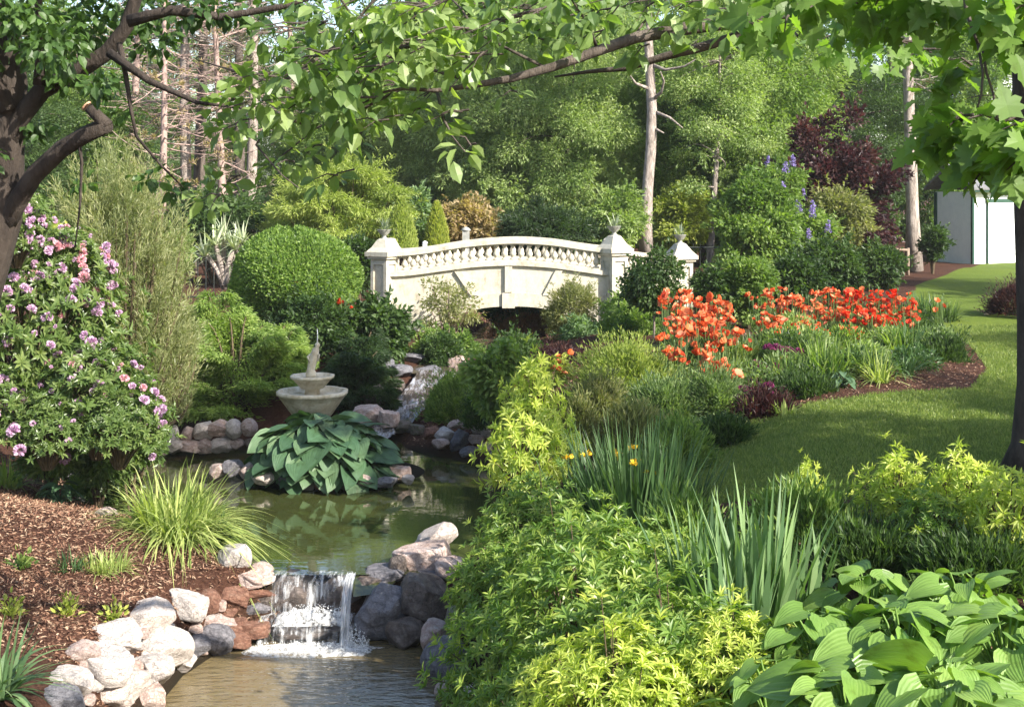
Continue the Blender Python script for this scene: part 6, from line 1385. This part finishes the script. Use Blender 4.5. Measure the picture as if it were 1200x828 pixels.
# near maple at the upper right
Ym = 4.6; b0 = np.array([3.1, 4.0, tz(3.1, 4.0) - .1])
e = empty('maple_tree', tuple(b0), 'maple with large lobed leaves hanging into the upper right corner', 'tree')
mb = MB(); mb.tube([(0, 0, 0), (.03, 0, 1.5), (0, 0, 3.2), (-.1, 0, 5.)], [.13, .11, .09, .05], 12)
q3 = lambda pts, y0=Ym, y1=Ym: np.array([W(a_, c_2, y0 + (y1 - y0) * i_ / (len(pts) - 1)) for i_, (a_, c_2) in enumerate(pts)]) - b0
mb.tube(np.vstack([[0, 0, 3.0], q3([(1400, -80), (1250, -70), (1130, -40), (1020, -30), (920, -20)], 4.4, 4.8)]), [.05, .035, .026, .02, .014, .006], 7)
mb.tube(q3([(1128, -40), (1132, 10), (1140, 35), (1146, 52)], 4.6, 4.6), [.008, .007, .006, .005], 6); mb.tube(q3([(1146, 52), (1152, 85), (1150, 110), (1144, 132)]), [.005, .0045, .004, .003], 6)
mb.tube(q3([(1150, 50), (1156, 85), (1164, 110), (1169, 140)]), [.005, .0045, .004, .003], 6); mb.tube(q3([(1146, 52), (1160, 53), (1175, 53)]), [.004, .004, .003], 5)
mb.tube(np.vstack([[0, 0, 2.7], q3([(1380, 100), (1290, 130), (1230, 160), (1180, 175), (1120, 182)], 4.3, 4.6)]), [.035, .02, .014, .01, .007, .004], 7)
TWG = mb; mb = MB(); rng = R(803)
def mclus(lst):
    for (px, py, rp, n_, Y, L_) in lst: cluster(mb, rng, px, py - (22 if py > 60 else 4), Y, rp, int(n_ * 1.4), L_, .92, TM, b0, .65, .7, tw=TWG)
mclus([(905, 30, 32, 10, 4.7, .15), (945, 15, 36, 12, 4.8, .15), (900, 5, 34, 10, 4.9, .14), (985, 30, 36, 12, 5.2, .14), (1010, 5, 40, 16, 4.9, .14), (1050, 20, 42, 18, 5.0, .14), (1090, 5, 42, 18, 4.8, .14), (1050, 60, 34, 12, 5.6, .13), (1000, 60, 30, 12, 6.2, .13), (960, 60, 28, 9, 6.4, .12), (920, 70, 22, 6, 5.4, .12), (1130, 30, 34, 10, 4.8, .15), (1180, 20, 40, 14, 4.4, .16), (1190, 50, 30, 9, 4.4, .16),
 (1120, 110, 32, 12, 5.2, .12), (1095, 140, 30, 10, 5.2, .12), (1110, 170, 38, 16, 4.6, .15), (1150, 175, 40, 18, 4.5, .15), (1190, 180, 36, 16, 4.3, .16), (1085, 190, 30, 10, 4.7, .14), (1120, 210, 34, 12, 4.6, .14), (1160, 215, 30, 12, 4.5, .14), (1190, 215, 30, 10, 4.3, .15), (1140, 235, 16, 4, 4.5, .13), (1230, 190, 60, 20, 4.2, .15), (1310, 100, 70, 24, 4.4, .15), (1240, 0, 90, 40, 4.5, .15), (1100, -60, 120, 60, 4.8, .15), (950, -60, 90, 40, 4.9, .15), (1075, 90, 26, 12, 6.5, .11), (1030, 95, 26, 10, 6.8, .11)])
treepart(e, 'crown', mb, 'maple', False); treepart(e, 'trunk', TWG, 'bark')
# slim trunk on the lawn at the right edge
b0 = G(1188, 548); Yt = b0[1]
e = empty('lawn_tree', tuple(b0), 'slim dark tree trunk standing on the lawn at the right edge', 'tree')
P = np.array([W(1192, 548, Yt), W(1194, 520, Yt), W(1197, 450, Yt), (W(1196, 380, Yt)), W(1193, 300, Yt), W(1190, 225, Yt), W(1188, 100, Yt), W(1186, -60, Yt), W(1190, -300, Yt)]) - b0
mb = MB(); mb.tube(P + [.05, 0, 0], [.22, .13, .095, .085, .075, .07, .065, .06, .04], 12); treepart(e, 'trunk', mb, 'bark_dark')
mb = MB(); crown(mb, R(805), 15000, (1.9, 1.9, 1.5), 34, .6, .13, .6, centre=(.3, -.3, 6.4), shell=.4); treepart(e, 'crown', mb, 'leaf_mid', False)

# ---------------------------------------------------------------- mulch chips and lawn blades (uncountable)
rng = R(900); n_ = 60000
cx = rng.uniform(-6.5, -1.6, n_); cyy = rng.uniform(11.3, 18.5, n_)
n2 = 26000; cx = np.concatenate([cx, rng.uniform(-2.2, 8, n2)]); cyy = np.concatenate([cyy, rng.uniform(13, 24, n2)])
n2 = 12000; cx = np.concatenate([cx, rng.uniform(0.3, 4.5, n2)]); cyy = np.concatenate([cyy, rng.uniform(6, 13, n2)])
n2 = 6000; cx = np.concatenate([cx, rng.uniform(-1.8, 1.8, n2)]); cyy = np.concatenate([cyy, rng.uniform(30.8, 35, n2)])
ok = (polydist(cx, cyy, LAWN) > .05) & (polydist(cx, cyy, POND) > .12) & (polydist(cx, cyy, LOWER) > .1); cx, cyy = cx[ok], cyy[ok]; cz = terr(cx, cyy); n_ = len(cx)
mb = MB(); A = rdir(rng, n_); A[:, 2] *= .4; leaves(mb, np.stack([cx, cyy, cz + .008], -1), A, np.array([0, 0, 1.]) + rng.normal(size=(n_, 3)) * .5, .05 * (.5 + rng.random(n_)), .016, TQ, rng)
struct('mulch_chips', mb.mesh('mulch_chips'), M['chips'], 'loose red-brown bark mulch chips covering the beds', 'stuff')
n_ = 230000; yy = 12 + 16 * rng.random(n_) ** 1.3; xx = rng.uniform(1.5, 12, n_); ok = (polydist(xx, yy, LAWN) < .02) & (xx < yy * .40 + 1.0); xx, yy = xx[ok], yy[ok]; n_ = len(xx)
mb = MB(); P = np.stack([xx, yy, terr(xx, yy)], -1); A = np.array([0, 0, 1.]) + rng.normal(size=(n_, 3)) * .4; leaves(mb, P, A, rdir(rng, n_), .045 * (.6 + .8 * rng.random(n_)), .010, TQ, rng)
struct('lawn_grass', mb.mesh('lawn_grass'), M['grassb'], 'short mown grass of the lawn', 'stuff')

# ---------------------------------------------------------------- summer haze
mb = MB(); mb.box(-120, 120, -12, 110, -2.2, 24); hz_ = mb.mesh('haze')
m, n, b = newmat('haze'); n.nodes.remove(b); pv = n.nodes.new('ShaderNodeVolumePrincipled'); pv.inputs['Density'].default_value = .0004; pv.inputs['Color'].default_value = (.97, .98, 1, 1); pv.inputs['Anisotropy'].default_value = .2
n.links.new(pv.outputs[0], n.nodes['Material Output'].inputs['Volume']); struct('haze', hz_, m, 'faint bright summer haze in the air', 'stuff')
